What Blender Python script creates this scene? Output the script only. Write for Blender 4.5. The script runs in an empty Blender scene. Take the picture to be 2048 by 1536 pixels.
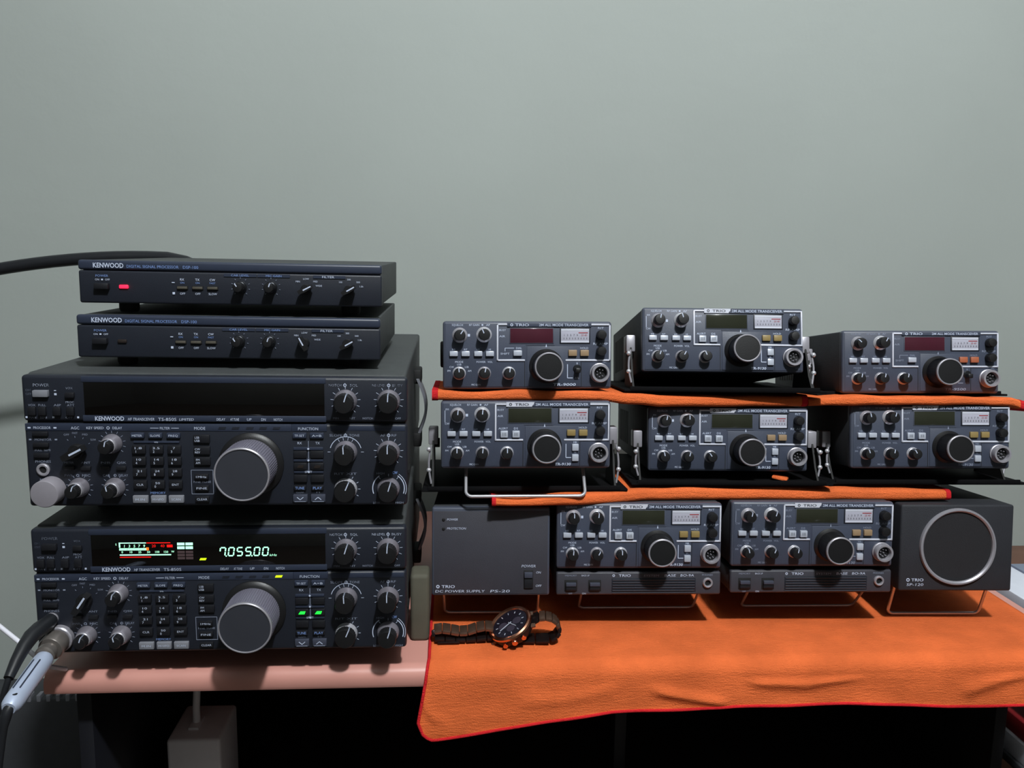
import bpy, bmesh, math, random
from mathutils import Matrix, Vector, noise

random.seed(7)
SC = bpy.context.scene
COL = SC.collection
MM = 0.001
PI = math.pi

# ------------------------------------------------------------------ camera
cam = bpy.data.cameras.new('camera')
cam.sensor_fit = 'HORIZONTAL'
cam.sensor_width = 36.0
cam.lens = 36.0 * 1706.0 / 2048.0
cam.clip_start = 0.02
cam.clip_end = 30
cam_ob = bpy.data.objects.new('camera', cam)
COL.objects.link(cam_ob)
PITCH, ROLL, YAW = 0.1547, 0.0151, 0.0709
cam_ob.matrix_world = (Matrix.Translation((0, 0, 0.3829)) @ Matrix.Rotation(-YAW, 4, 'Z')
                       @ Matrix.Rotation(PI / 2 - PITCH, 4, 'X') @ Matrix.Rotation(ROLL, 4, 'Z'))
SC.camera = cam_ob

# ------------------------------------------------------------------ world, lamp, exposure
world = bpy.data.worlds.new('room_ambience')
SC.world = world
world.use_nodes = True
world.node_tree.nodes['Background'].inputs[0].default_value = (0.75, 0.86, 1.0, 1)
world.node_tree.nodes['Background'].inputs[1].default_value = 0.01

lamp = bpy.data.lights.new('ceiling_lamp', 'POINT')
lamp.energy = 168
lamp.color = (0.95, 0.985, 1.0)
lamp.shadow_soft_size = 0.06
lamp_ob = bpy.data.objects.new('ceiling_lamp', lamp)
lamp_ob.location = (0.34, -0.48, 1.85)
COL.objects.link(lamp_ob)

SC.view_settings.view_transform = 'Standard'
SC.view_settings.look = 'None'
SC.view_settings.exposure = 0.0
SC.view_settings.gamma = 1.0
SC.view_settings.use_curve_mapping = False


# ------------------------------------------------------------------ materials
def lin(c):
    out = []
    for v in c:
        v = v / 255.0
        out.append(v / 12.92 if v <= 0.04045 else ((v + 0.055) / 1.055) ** 2.4)
    return out


MATS = {}


def mat(name, rgb, rough=0.5, metal=0.0, var=0.06, scale=60.0, bump=0.0, bscale=400.0, emit=0.0, spec=0.5, coat=0.0):
    m = bpy.data.materials.new(name)
    m.use_nodes = True
    nt = m.node_tree
    b = nt.nodes['Principled BSDF']
    c = lin(rgb)
    tc = nt.nodes.new('ShaderNodeTexCoord')
    if var > 0:
        nz = nt.nodes.new('ShaderNodeTexNoise')
        nz.inputs['Scale'].default_value = scale
        nz.inputs['Detail'].default_value = 4
        nt.links.new(tc.outputs['Object'], nz.inputs['Vector'])
        rp = nt.nodes.new('ShaderNodeValToRGB')
        rp.color_ramp.elements[0].position = 0.3
        rp.color_ramp.elements[1].position = 0.7
        rp.color_ramp.elements[0].color = [max(0, x * (1 - var)) for x in c] + [1]
        rp.color_ramp.elements[1].color = [min(1, x * (1 + var)) for x in c] + [1]
        nt.links.new(nz.outputs['Fac'], rp.inputs['Fac'])
        nt.links.new(rp.outputs['Color'], b.inputs['Base Color'])
    else:
        b.inputs['Base Color'].default_value = c + [1]
    b.inputs['Roughness'].default_value = rough
    b.inputs['Metallic'].default_value = metal
    b.inputs['Specular IOR Level'].default_value = spec
    b.inputs['Coat Weight'].default_value = coat
    if bump > 0:
        n2 = nt.nodes.new('ShaderNodeTexNoise')
        n2.inputs['Scale'].default_value = bscale
        n2.inputs['Detail'].default_value = 3
        nt.links.new(tc.outputs['Object'], n2.inputs['Vector'])
        bp = nt.nodes.new('ShaderNodeBump')
        bp.inputs['Strength'].default_value = bump
        bp.inputs['Distance'].default_value = 0.001
        nt.links.new(n2.outputs['Fac'], bp.inputs['Height'])
        nt.links.new(bp.outputs['Normal'], b.inputs['Normal'])
    if emit > 0:
        b.inputs['Emission Color'].default_value = c + [1]
        b.inputs['Emission Strength'].default_value = emit
    MATS[name] = m
    return m


def cloth_mat(name, rgb, var=0.14):
    m = mat(name, rgb, 0.95, var=var, scale=22, bump=0.0, spec=0.1)
    nt = m.node_tree
    b = nt.nodes['Principled BSDF']
    tc = [n for n in nt.nodes if n.type == 'TEX_COORD'][0]
    w1 = nt.nodes.new('ShaderNodeTexNoise')
    w1.inputs['Scale'].default_value = 900
    w1.inputs['Detail'].default_value = 2
    w2 = nt.nodes.new('ShaderNodeTexNoise')
    w2.inputs['Scale'].default_value = 120
    mp = nt.nodes.new('ShaderNodeMapping')
    mp.inputs['Scale'].default_value = (1, 5, 5)
    nt.links.new(tc.outputs['Object'], mp.inputs['Vector'])
    nt.links.new(mp.outputs['Vector'], w2.inputs['Vector'])
    nt.links.new(tc.outputs['Object'], w1.inputs['Vector'])
    ad = nt.nodes.new('ShaderNodeMath')
    ad.operation = 'ADD'
    nt.links.new(w1.outputs['Fac'], ad.inputs[0])
    nt.links.new(w2.outputs['Fac'], ad.inputs[1])
    bp = nt.nodes.new('ShaderNodeBump')
    bp.inputs['Strength'].default_value = 0.6
    bp.inputs['Distance'].default_value = 0.0012
    nt.links.new(ad.outputs[0], bp.inputs['Height'])
    nt.links.new(bp.outputs['Normal'], b.inputs['Normal'])
    b.inputs['Sheen Weight'].default_value = 0.0
    return m


M = MATS
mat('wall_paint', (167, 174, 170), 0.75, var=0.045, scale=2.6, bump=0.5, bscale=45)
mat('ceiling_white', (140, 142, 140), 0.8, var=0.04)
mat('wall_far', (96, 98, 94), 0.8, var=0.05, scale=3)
mat('floor_tile', (70, 60, 52), 0.5, var=0.15, scale=6)
mat('laminate_pink', (210, 150, 138), 0.35, var=0.04, scale=18)
mat('desk_black', (16, 16, 19), 0.6, var=0.1)
mat('desk_blue_black', (20, 21, 28), 0.5, var=0.1)
mat('case_dark', (66, 69, 70), 0.6, var=0.08, bump=0.3, bscale=900, spec=0.3)
mat('speaker_dark', (46, 47, 52), 0.6, var=0.06, bump=0.3, bscale=900, spec=0.3)
mat('panel_dark', (30, 34, 44), 0.48, var=0.05, bump=0.12, bscale=1500)
mat('panel_frame', (46, 53, 70), 0.42, var=0.04)
mat('case_grey', (62, 64, 68), 0.7, var=0.06, bump=0.25, bscale=900, spec=0.25)
mat('psu_grey', (60, 60, 68), 0.5, var=0.05, bump=0.15, bscale=1500)
mat('panel_grey', (64, 70, 86), 0.45, var=0.05, bump=0.12, bscale=1500)
mat('bezel_grey', (74, 79, 93), 0.42, var=0.04)
mat('groove_black', (12, 12, 14), 0.7, var=0)
mat('button_black', (26, 27, 32), 0.42, var=0.05)
mat('button_grey', (128, 130, 138), 0.4, var=0.04)
mat('button_silver', (196, 202, 216), 0.3, metal=0.25, var=0.03)
mat('button_brown', (150, 126, 98), 0.45, var=0.05)
mat('switch_olive', (78, 74, 66), 0.5, var=0.05)
mat('button_gold', (142, 122, 76), 0.45, var=0.05)
mat('button_rust', (170, 96, 66), 0.45, var=0.05)
mat('knob_black', (24, 24, 26), 0.42, var=0.06, bump=0.1, bscale=1200)
mat('cap_pale', (150, 146, 154), 0.5, metal=0.2, var=0.03)
mat('knob_grey', (108, 106, 120), 0.42, var=0.04, bump=0.15, bscale=1800)
mat('knob_cap_grey', (48, 50, 58), 0.6, var=0.04)
mat('chrome', (222, 222, 230), 0.24, metal=0.55, var=0.02)
mat('knob_metal', (158, 154, 164), 0.3, metal=0.6, var=0.04)
mat('wire_chrome', (200, 200, 206), 0.25, metal=0.6, var=0.02)
mat('satin_metal', (168, 166, 174), 0.36, metal=0.4, var=0.04)
mat('bracket_black', (15, 15, 17), 0.75, var=0.08, spec=0.08)
mat('dark_metal', (60, 62, 66), 0.35, metal=0.8, var=0.05)
mat('ink_white', (196, 206, 228), 0.6, var=0)
mat('ink_blue', (120, 148, 205), 0.6, var=0)
mat('ink_dim', (138, 146, 166), 0.6, var=0)
mat('glass_black', (9, 8, 8), 0.06, var=0.1, coat=0.3)
mat('glass_olive', (44, 46, 36), 0.12, var=0.06)
mat('glass_red', (72, 32, 44), 0.12, var=0.06)
mat('meter_face', (176, 176, 190), 0.35, var=0.03)
mat('frame_silver', (212, 215, 228), 0.35, metal=0.1, var=0.02)
mat('rubber', (16, 16, 17), 0.7, var=0.08)
mat('cable_black', (30, 32, 36), 0.4, var=0.05)
mat('led_red_lit', (255, 30, 60), 0.4, var=0, emit=2.4)
mat('led_green_lit', (30, 235, 60), 0.4, var=0, emit=1.6)
mat('led_yellow_lit', (185, 215, 20), 0.4, var=0, emit=1.2)
mat('led_off', (44, 38, 36), 0.3, var=0)
mat('seg_mint', (178, 255, 214), 0.4, var=0, emit=0.95)
mat('seg_red', (225, 22, 18), 0.4, var=0, emit=0.8)
mat('seg_orange', (255, 110, 30), 0.4, var=0, emit=0.9)
mat('seg_dim', (72, 58, 60), 0.4, var=0, emit=0.25)
mat('switch_blue', (64, 68, 82), 0.4, var=0.03)
cloth_mat('orange_cloth', (228, 111, 60))
cloth_mat('red_stitch', (205, 40, 46), var=0.2)
mat('grille_black', (30, 30, 34), 0.85, var=0.12, scale=600, bump=0.5, bscale=2600)
mat('watch_bronze', (118, 94, 80), 0.3, metal=0.7, var=0.08)
mat('watch_dark', (46, 38, 38), 0.35, metal=0.7, var=0.1)
mat('watch_rose', (222, 160, 130), 0.22, metal=1.0, var=0.04)
mat('subdial', (70, 64, 78), 0.35, metal=0.3, var=0.1)
mat('watch_dial', (28, 26, 36), 0.2, var=0.1, coat=0.6)
mat('nickel', (132, 126, 122), 0.3, metal=0.6, var=0.08)
mat('plug_silver', (190, 202, 226), 0.4, metal=0.3, var=0.04)
mat('white_plastic', (225, 225, 235), 0.4, var=0.03)
mat('adapter_white', (232, 226, 230), 0.45, var=0.03)
mat('olive_grey', (84, 82, 70), 0.8, var=0.08)
mat('wood_brown', (112, 78, 62), 0.5, var=0.2, scale=14)
mat('paper_white', (222, 226, 238), 0.6, var=0.03)
mat('lid_blue', (128, 138, 158), 0.5, var=0.04)
mat('paper_red', (150, 30, 36), 0.6, var=0.08)
mat('tower_grey', (58, 60, 64), 0.6, var=0.08)


# ------------------------------------------------------------------ mesh building (all lengths in millimetres)
class MB:
    def __init__(self):
        self.bm = bmesh.new()
        self.mats = []

    def mi(self, m):
        if m not in self.mats:
            self.mats.append(m)
        return self.mats.index(m)

    def box(self, x0, x1, y0, y1, z0, z1, m, bev=0.0, seg=2, rot=None, about=None):
        b = bmesh.new()
        bmesh.ops.create_cube(b, size=1.0)
        for v in b.verts:
            v.co = Vector(((x0 + x1) / 2 + v.co.x * (x1 - x0), (y0 + y1) / 2 + v.co.y * (y1 - y0),
                           (z0 + z1) / 2 + v.co.z * (z1 - z0)))
        if bev > 0:
            bmesh.ops.bevel(b, geom=b.edges[:], offset=bev, segments=seg, profile=0.5, affect='EDGES')
        if rot is not None:
            bmesh.ops.rotate(b, cent=about, matrix=rot, verts=b.verts)
        self.join(b, m)
        return self

    def join(self, b, m):
        i = self.mi(m)
        mp = {}
        for v in b.verts:
            mp[v] = self.bm.verts.new(v.co)
        for f in b.faces:
            try:
                nf = self.bm.faces.new([mp[v] for v in f.verts])
                nf.material_index = i
                nf.smooth = True
            except ValueError:
                pass
        b.free()

    def faces(self, verts, faces, m):
        i = self.mi(m)
        vs = [self.bm.verts.new(v) for v in verts]
        for f in faces:
            try:
                nf = self.bm.faces.new([vs[k] for k in f])
                nf.material_index = i
                nf.smooth = True
            except ValueError:
                pass
        return self

    def lathe(self, prof, m, n=36, c=(0, 0, 0), mtx=None, close=True):
        """profile of (radius, out) turned about the axis that leaves the panel (-y)"""
        vs, fs = [], []
        for r, o in prof:
            for k in range(n):
                a = 2 * PI * k / n
                v = Vector((r * math.cos(a), -o, r * math.sin(a)))
                if mtx is not None:
                    v = mtx @ v
                vs.append(v + Vector(c))
        for j in range(len(prof) - 1):
            for k in range(n):
                k2 = (k + 1) % n
                fs.append((j * n + k, j * n + k2, (j + 1) * n + k2, (j + 1) * n + k))
        if close:
            fs.append(tuple(range(n)))
            L = (len(prof) - 1) * n
            fs.append(tuple(L + k for k in reversed(range(n))))
        return self.faces(vs, fs, m)

    def tube(self, pts, r, m, n=10, closed=False, cap=True):
        pts = [Vector(p) for p in pts]
        rs = r if isinstance(r, (list, tuple)) else [r] * len(pts)
        vs, fs = [], []
        N = len(pts)
        up = Vector((0, 0, 1))
        prev = None
        for i, p in enumerate(pts):
            if closed:
                t = pts[(i + 1) % N] - pts[i - 1]
            else:
                t = pts[min(i + 1, N - 1)] - pts[max(i - 1, 0)]
            t.normalize()
            if prev is None:
                ref = up if abs(t.z) < 0.9 else Vector((1, 0, 0))
                a = t.cross(ref).normalized()
            else:
                a = (prev - t * prev.dot(t)).normalized()
            prev = a
            b = t.cross(a)
            for k in range(n):
                w = 2 * PI * k / n
                vs.append(p + (a * math.cos(w) + b * math.sin(w)) * rs[i])
        for i in range(N if closed else N - 1):
            j = (i + 1) % N
            for k in range(n):
                k2 = (k + 1) % n
                fs.append((i * n + k, i * n + k2, j * n + k2, j * n + k))
        if cap and not closed:
            fs.append(tuple(range(n)))
            fs.append(tuple((N - 1) * n + k for k in reversed(range(n))))
        return self.faces(vs, fs, m)

    def prism(self, poly, y0, y1, m):
        n = len(poly)
        vs = [(x, y0, z) for x, z in poly] + [(x, y1, z) for x, z in poly]
        fs = [tuple(range(n)), tuple(range(2 * n - 1, n - 1, -1))]
        for k in range(n):
            k2 = (k + 1) % n
            fs.append((k, k + n, k2 + n, k2))
        return self.faces(vs, fs, m)

    def bar(self, x0, z0, x1, z1, w, m, y=-0.25, t=0.2):
        d = Vector((x1 - x0, 0, z1 - z0)).normalized()
        q = Vector((-d.z, 0, d.x)) * (w / 2)
        a, b = Vector((x0, 0, z0)), Vector((x1, 0, z1))
        return self.prism([((a + q).x, (a + q).z), ((b + q).x, (b + q).z), ((b - q).x, (b - q).z),
                           ((a - q).x, (a - q).z)], y, y + t, m)

    def arc(self, cx, cz, r, a0, a1, w, m, y=-0.25, n=20):
        P = []
        for k in range(n + 1):
            a = math.radians(a0 + (a1 - a0) * k / n)
            P.append((cx + (r + w / 2) * math.cos(a), cz + (r + w / 2) * math.sin(a)))
        for k in range(n, -1, -1):
            a = math.radians(a0 + (a1 - a0) * k / n)
            P.append((cx + (r - w / 2) * math.cos(a), cz + (r - w / 2) * math.sin(a)))
        vs = [(x, y, z) for x, z in P]
        fs = [(k, k + 1, 2 * n - k, 2 * n + 1 - k) for k in range(n)]
        return self.faces(vs, fs, m)

    def ticks(self, cx, cz, r0, r1, a0, a1, n, m, w=0.35):
        for k in range(n):
            a = math.radians(a0 + (a1 - a0) * k / max(1, n - 1))
            self.bar(cx + r0 * math.cos(a), cz + r0 * math.sin(a), cx + r1 * math.cos(a), cz + r1 * math.sin(a), w, m)
        return self

    def text(self, s, x, z, h, m, w=None, al='C', shear=0.0, bold=0.0, y=-0.2):
        vs, fs, x0, x1 = glyphs(s, shear, bold)
        k = h / 0.70
        kx = k if w is None else w / max(1e-6, x1 - x0)
        W = (x1 - x0) * kx
        ox = x - W / 2 if al == 'C' else (x if al == 'L' else x - W)
        V = [(ox + (a - x0) * kx, y, z - h / 2 + b * k) for a, b in vs]
        return self.faces(V, fs, m)

    def build(self, name, sharp=38):
        bmesh.ops.recalc_face_normals(self.bm, faces=self.bm.faces[:])
        for v in self.bm.verts:
            v.co *= MM
        me = bpy.data.meshes.new(name)
        self.bm.to_mesh(me)
        self.bm.free()
        for m in self.mats:
            me.materials.append(MATS[m])
        me.set_sharp_from_angle(angle=math.radians(sharp))
        return me


GL = {}


def glyphs(s, shear, bold):
    key = (s, shear, bold)
    if key in GL:
        return GL[key]
    cu = bpy.data.curves.new('lettering_curve', 'FONT')
    cu.body = s
    cu.size = 1.0
    cu.resolution_u = 2
    cu.shear = shear
    cu.offset = bold
    cu.fill_mode = 'FRONT'
    ob = bpy.data.objects.new('lettering_curve', cu)
    me = bpy.data.meshes.new_from_object(ob)
    vs = [(v.co.x, v.co.y) for v in me.vertices]
    fs = [tuple(p.vertices) for p in me.polygons]
    bpy.data.objects.remove(ob)
    bpy.data.meshes.remove(me)
    bpy.data.curves.remove(cu)
    xs = [v[0] for v in vs] or [0, 1]
    GL[key] = (vs, fs, min(xs), max(xs))
    return GL[key]


CACHE = {}


def cached(key, fn):
    if key not in CACHE:
        CACHE[key] = fn().build(key.split('|')[0])
    return CACHE[key]


def part(name, me, parent, loc=(0, 0, 0), roty=0.0, label=None, kind=None):
    if isinstance(me, MB):
        me = me.build(name)
    o = bpy.data.objects.new(name, me)
    COL.objects.link(o)
    o.parent = parent
    o.location = Vector(loc) * MM
    o.rotation_euler = (0, roty, 0)
    if label:
        o['label'] = label
    if kind:
        o['kind'] = kind
    return o


def thing(name, label, cat, pose=(0, 0, 0, 0, 0, 0), group=None, me=None):
    if isinstance(me, MB):
        me = me.build(name)
    o = bpy.data.objects.new(name, me)
    COL.objects.link(o)
    x, y, z, yaw, tilt, roll = pose
    o.matrix_world = (Matrix.Translation(Vector((x, y, z)) * MM) @ Matrix.Rotation(yaw, 4, 'Z')
                      @ Matrix.Rotation(-tilt, 4, 'X') @ Matrix.Rotation(roll, 4, 'Y'))
    o['label'] = label
    o['category'] = cat
    if group:
        o['group'] = group
    return o


def struct(name, mb):
    me = mb.build(name)
    o = bpy.data.objects.new(name, me)
    COL.objects.link(o)
    o['kind'] = 'structure'
    return o


# ------------------------------------------------------------------ setting
struct('wall_back', MB().box(-2600, 2800, 1310, 1350, -760, 2300, 'wall_paint'))
struct('floor', MB().box(-2300, 2600, -2500, 1310, -790, -750, 'floor_tile'))
struct('ceiling', MB().box(-2300, 2600, -2500, 1310, 2150, 2190, 'ceiling_white'))
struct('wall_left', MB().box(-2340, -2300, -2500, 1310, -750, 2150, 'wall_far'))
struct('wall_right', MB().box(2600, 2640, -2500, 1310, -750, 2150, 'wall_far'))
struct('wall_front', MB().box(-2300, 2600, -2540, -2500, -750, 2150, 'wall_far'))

# ------------------------------------------------------------------ desk
TZ = -8.0          # level of the desk top
DESK_FRONT = 760.0
desk = thing('desk', 'pink laminate desk with rounded front edge carrying all the radios', 'desk', (0, 0, TZ, 0, 0, 0))


def rounded_top():
    mb = MB()
    R, x0, x1, yb = 12.0, -374.0, 646.0, 1250.0
    prof = [(yb, 0.0), (DESK_FRONT + R, 0.0)]
    for k in range(1, 12):
        a = PI / 2 + PI / 2 * k / 12
        prof.append((DESK_FRONT + R + R * math.cos(a), -R + R * math.sin(a)))
    prof += [(DESK_FRONT, -R), (DESK_FRONT, -17), (DESK_FRONT + 1.5, -20), (DESK_FRONT + 5, -21), (yb, -21)]
    n = len(prof)
    vs = [(x0, y, z) for y, z in prof] + [(x1, y, z) for y, z in prof]
    fs = [tuple(range(n)), tuple(range(2 * n - 1, n - 1, -1))]
    fs += [(k, (k + 1) % n, n + (k + 1) % n, n + k) for k in range(n)]
    return mb.faces(vs, fs, 'laminate_pink')


part('desktop', rounded_top(), desk)
part('side_panel', MB().box(-360, -346, 792, 1240, -742, -21, 'desk_blue_black', 1), desk)
part('side_panel', MB().box(624, 638, 868, 1240, -742, -21, 'desk_black', 1), desk)
part('shade_panel', MB().box(-346, 624, 1190, 1206, -742, -21, 'desk_black'), desk)  # black sheet added in place of deep shade under the desk
part('support_post', MB().box(195, 209, 930, 955, -252, -21, 'desk_blue_black', 1), desk)
part('shelf', MB().box(-346, 624, 880, 1190, -267, -252, 'desk_black', 1), desk)

# ------------------------------------------------------------------ shared knobs and buttons


def knob_cap_mb(r, d0, d1, m='knob_black', pointer=True, n=32, dome=0.6):
    mb = MB()
    mb.lathe([(r * 1.0, d0), (r, d1 - 1.2), (r - dome, d1 - 0.2), (r * 0.55, d1)], m, n)
    if pointer:
        mb.box(-0.45, 0.45, -d1 - 0.12, -d1 + 0.4, r * 0.25, r - 0.4, 'ink_white')
        mb.box(-0.45, 0.45, -d1 + 0.8, -d0 - 0.3, r - 0.25, r + 0.12, 'ink_white')
    for k in range(24):
        a = 2 * PI * k / 24
        c, s = math.cos(a) * r, math.sin(a) * r
        mb.box(c - 0.22, c + 0.22, -d1 + 1.4, -d0, s - 0.22, s + 0.22, m)
    return mb


def skirt_mb(r0, r1, d, m='satin_metal', n=32):
    return MB().lathe([(r0, 0), (r0, d * 0.25), (r0 - 0.4, d * 0.35), (r1, d * 0.9), (r1 - 0.5, d), (r1 * 0.4, d)], m, n)


def round_knob(parent, x, z, rs, ds, rc, dc, ang=0.0, skirt='satin_metal', cap='knob_black'):
    k = part('knob', cached('knob|%s|%s|%s|%s' % (rc, ds, dc, cap), lambda: knob_cap_mb(rc, ds * 0.9, dc, cap)),
             parent, (x, 0, z), ang)
    part('knob_skirt', cached('knob_skirt|%s|%s|%s|%s' % (rs, rc, ds, skirt),
                              lambda: skirt_mb(rs, rc + 0.4, ds, skirt)), k)
    return k


def pointer_knob(parent, x, z, r, d, ang, name='selector_knob'):
    def f():
        mb = MB()
        mb.lathe([(r * 0.8, 0), (r * 0.8, d * 0.3), (r * 0.7, d * 0.4)], 'knob_black', 24)
        mb.prism([(-r * 0.3, r * 1.25), (r * 0.3, r * 1.25), (r * 0.42, 0), (r * 0.3, -r * 1.1), (-r * 0.3, -r * 1.1),
                  (-r * 0.42, 0)], -d, -d * 0.3, 'knob_black')
        mb.box(-r * 0.1, r * 0.1, -d - 0.15, -d + 0.3, -r * 0.2, r * 1.2, 'ink_white')
        return mb
    return part(name, cached('%s|%s|%s' % (name, r, d), f), parent, (x, 0, z), ang)


def button(parent, x, z, w, h, d, m, name='button', bev=0.6, label=None):
    return part(name, cached('%s|%s|%s|%s|%s' % (name, w, h, d, m),
                             lambda: MB().box(-w / 2, w / 2, -d, 1.0, -h / 2, h / 2, m, min(bev, d * 0.45, h * 0.2))),
                parent, (x, 0, z), label=label)


def tuning_dial(parent, x, z, r_skirt, d_skirt, r, d, body, face, ring, name='tuning_dial', dimple=True, back=None):
    def f():
        mb = MB()
        mb.lathe([(r, d_skirt * 0.8), (r, d - 3.2), (r - 0.4, d - 2.6)], body, 64)
        nn = 72
        for k in range(nn):
            a = 2 * PI * k / nn
            c, s = math.cos(a) * r, math.sin(a) * r
            mb.box(c - 0.3, c + 0.3, -d + 4, -d_skirt - 0.5, s - 0.3, s + 0.3, body)
        return mb
    o = part(name, cached('%s|%s|%s|%s' % (name, r, d, body), f), parent, (x, 0, z))
    part('dial_skirt', cached('dial_skirt|%s|%s|%s' % (r_skirt, d_skirt, back),
                              lambda: MB().lathe([(r_skirt, 0), (r_skirt, d_skirt * 0.4), (r_skirt - 1, d_skirt * 0.6),
                                                  (r + 0.5, d_skirt), (r * 0.5, d_skirt)], back or body, 64)), o)
    part('dial_ring', cached('dial_ring|%s|%s|%s' % (r, d, ring),
                             lambda: MB().lathe([(r - 0.3, d - 2.7), (r + 0.1, d - 2.0), (r - 0.1, d - 0.5), (r - 0.8, d),
                                                 (r - 1.5, d - 0.1), (r - 1.7, d - 0.8), (r - 2, d - 2)], ring, 64)), o)
    part('dial_face', cached('dial_face|%s|%s|%s' % (r, d, face),
                             lambda: MB().lathe([(r - 1.6, d - 2.2), (r - 1.6, d - 0.8), (r * 0.6, d - 0.65)], face, 64)), o)
    if dimple:
        pass
    return o


def foot(parent, x, y, z0, z1, r, name='foot'):
    mb = MB()
    rot = Matrix.Rotation(PI / 2, 3, 'X')
    h = z1 - z0
    mb.lathe([(r * 0.88, 0), (r, h * 0.25), (r, h)], 'rubber', 24, c=(0, 0, 0), mtx=Matrix.Rotation(-PI / 2, 3, 'X'))
    return part(name, mb, parent, (x, y, z0))


LOGO_SHEAR = 0.0


# ------------------------------------------------------------------ digital signal processors
def signal_processor(label, pose, lit, ang1, ang2):
    W, H = 270.0, 38.4
    t = thing('signal_processor', label, 'radio', pose, 'slim signal processors on the left stack')
    part('case', cached('dsp_case|', lambda: MB().box(2, 268, 6, 245, 0.5, 38, 'case_dark', 1.2)), t)

    def pan():
        mb = MB()
        mb.box(0, W, 0, 8, 29.6, H, 'panel_frame', 2.2, 3)
        mb.box(0, W, 0.6, 8, 0, 29.2, 'panel_dark', 1.8, 3)
        mb.box(128, 157, -0.1, 2, 25.6, 28.2, 'panel_frame')
        mb.box(158, 187, -0.1, 2, 25.6, 28.2, 'panel_frame')
        mb.box(208, 237, -0.1, 2, 25.4, 28.0, 'panel_frame')
        return mb

    def let():
        mb = pan()
        mb.text('KENWOOD', 26.8, 33.9, 4.2, 'ink_white', w=26.5, bold=0.02)
        mb.text('DIGITAL SIGNAL PROCESSOR', 65.6, 33.3, 2.5, 'ink_blue', w=45.5)
        mb.text('DSP-100', 98.9, 33.3, 2.6, 'ink_blue', w=13.5)
        mb.text('POWER', 20.8, 24.5, 2.0, 'ink_blue', w=11)
        mb.text('ON', 16.5, 21.1, 1.7, 'ink_white')
        mb.text('OFF', 25.5, 21.1, 1.7, 'ink_white')
        mb.box(20.0, 21.6, -0.2, 0, 20.4, 21.8, 'ink_white')
        for x, a, b, c in ((91.0, 'RX', 'ON', 'OFF'), (104.5, 'TX', 'ON', 'OFF'), (117.8, 'CW', 'FAST', 'SLOW')):
            mb.text(a, x, 22.3, 2.0, 'ink_white', bold=0.01)
            mb.text(b, x, 19.4, 1.7, 'ink_blue')
            mb.text(c, x, 9.6, 1.9, 'ink_white')
        mb.box(81.8, 84.2, -0.2, 0.6, 19.1, 19.8, 'ink_white')
        mb.box(82.1, 84.1, -0.2, 0.6, 8.8, 10.8, 'ink_white')
        mb.text('CAR LEVEL', 142.5, 26.9, 1.9, 'ink_blue', w=16, y=-0.3)
        mb.text('MIC GAIN', 172.5, 26.9, 1.9, 'ink_blue', w=14, y=-0.3)
        mb.text('FILTER', 221.5, 26.7, 1.9, 'ink_white', w=11, y=-0.3)
        mb.ticks(142.7, 16.6, 7.4, 8.6, -50, 230, 9, 'ink_dim')
        mb.ticks(170, 16.6, 7.4, 8.6, -50, 230, 9, 'ink_dim')
        for cx in (201.5, 240.2):
            for q, (dx, dz) in zip(('MIN', 'LOW', 'MID', 'WIDE') if cx < 220 else ('100', '300', '500', '1.0k'),
                                   ((-7.5, 6.8), (0, 9.3), (8.4, 7.0), (11.4, 3.2))):
                mb.text(q, cx + dx, 15.5 + dz, 1.6, 'ink_white')
        return mb
    part('front_panel', cached('front_panel|dsp', let), t)
    button(t, 20.9, 15.2, 12.5, 5.2, 4.5, 'button_black', 'power_button')
    part('power_light', MB().box(35.5, 43.5, -1.2, 1, 13.4, 16.6, 'led_red_lit' if lit else 'led_off', 0.8), t,
         label='glowing red power light' if lit else None)
    for x in (91.0, 104.5, 117.8):
        sw = part('slide_switch', cached('dsp_switch|', lambda: MB().box(-5, 5, -0.3, 0.8, -1.6, 1.6, 'groove_black')
                                         .box(-4.4, 4.4, -1.6, 0, -1.2, 1.0, 'switch_olive', 0.3)), t, (x, 0, 15))
    round_knob(t, 142.7, 16.4, 5.6, 3.5, 4.4, 13, -0.6, 'dark_metal')
    round_knob(t, 170.0, 16.4, 5.6, 3.5, 4.4, 13, 0.3, 'dark_metal')
    pointer_knob(t, 201.5, 15.4, 5.6, 13, ang1)
    pointer_knob(t, 240.3, 15.2, 5.6, 13, ang2)
    for x in (32, 238):
        for y in (32, 215):
            foot(t, x, y, -9.6, 0.6, 9)
    return t


signal_processor('slim black signal processor with glowing red light, topmost of the left stack',
                 (-335.1, 795.2, 331.1, 0.002, 0, 0.005), True, math.radians(62), math.radians(60))
signal_processor('slim black signal processor with unlit lamp, sandwiched second from top of left stack',
                 (-336.4, 787.9, 282.6, 0.004, 0, 0.006), False, math.radians(-28), math.radians(60))


# ------------------------------------------------------------------ large HF transceivers
SEG = {'0': 'abcdef', '1': 'bc', '2': 'abged', '3': 'abgcd', '4': 'fgbc', '5': 'afgcd', '6': 'afgedc', '7': 'abcf',
       '8': 'abcdefg', '9': 'abcdfg'}


def seg_digit(mb, ch, x, z, w, h, m, sl=0.14):
    def P(u, v):
        return (x + u * w + sl * v * h, z + v * h)
    L = {'a': ((0.08, 1), (0.92, 1)), 'g': ((0.08, .5), (0.92, .5)), 'd': ((0.08, 0), (0.92, 0)),
         'f': ((0, .95), (0, .55)), 'b': ((1, .95), (1, .55)), 'e': ((0, .45), (0, .05)), 'c': ((1, .45), (1, .05))}
    for s in SEG[ch]:
        (a, b), (c, d) = L[s]
        p, q = P(a, b), P(c, d)
        mb.bar(p[0], p[1], q[0], q[1], 1.15, m, y=-0.6)


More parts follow.
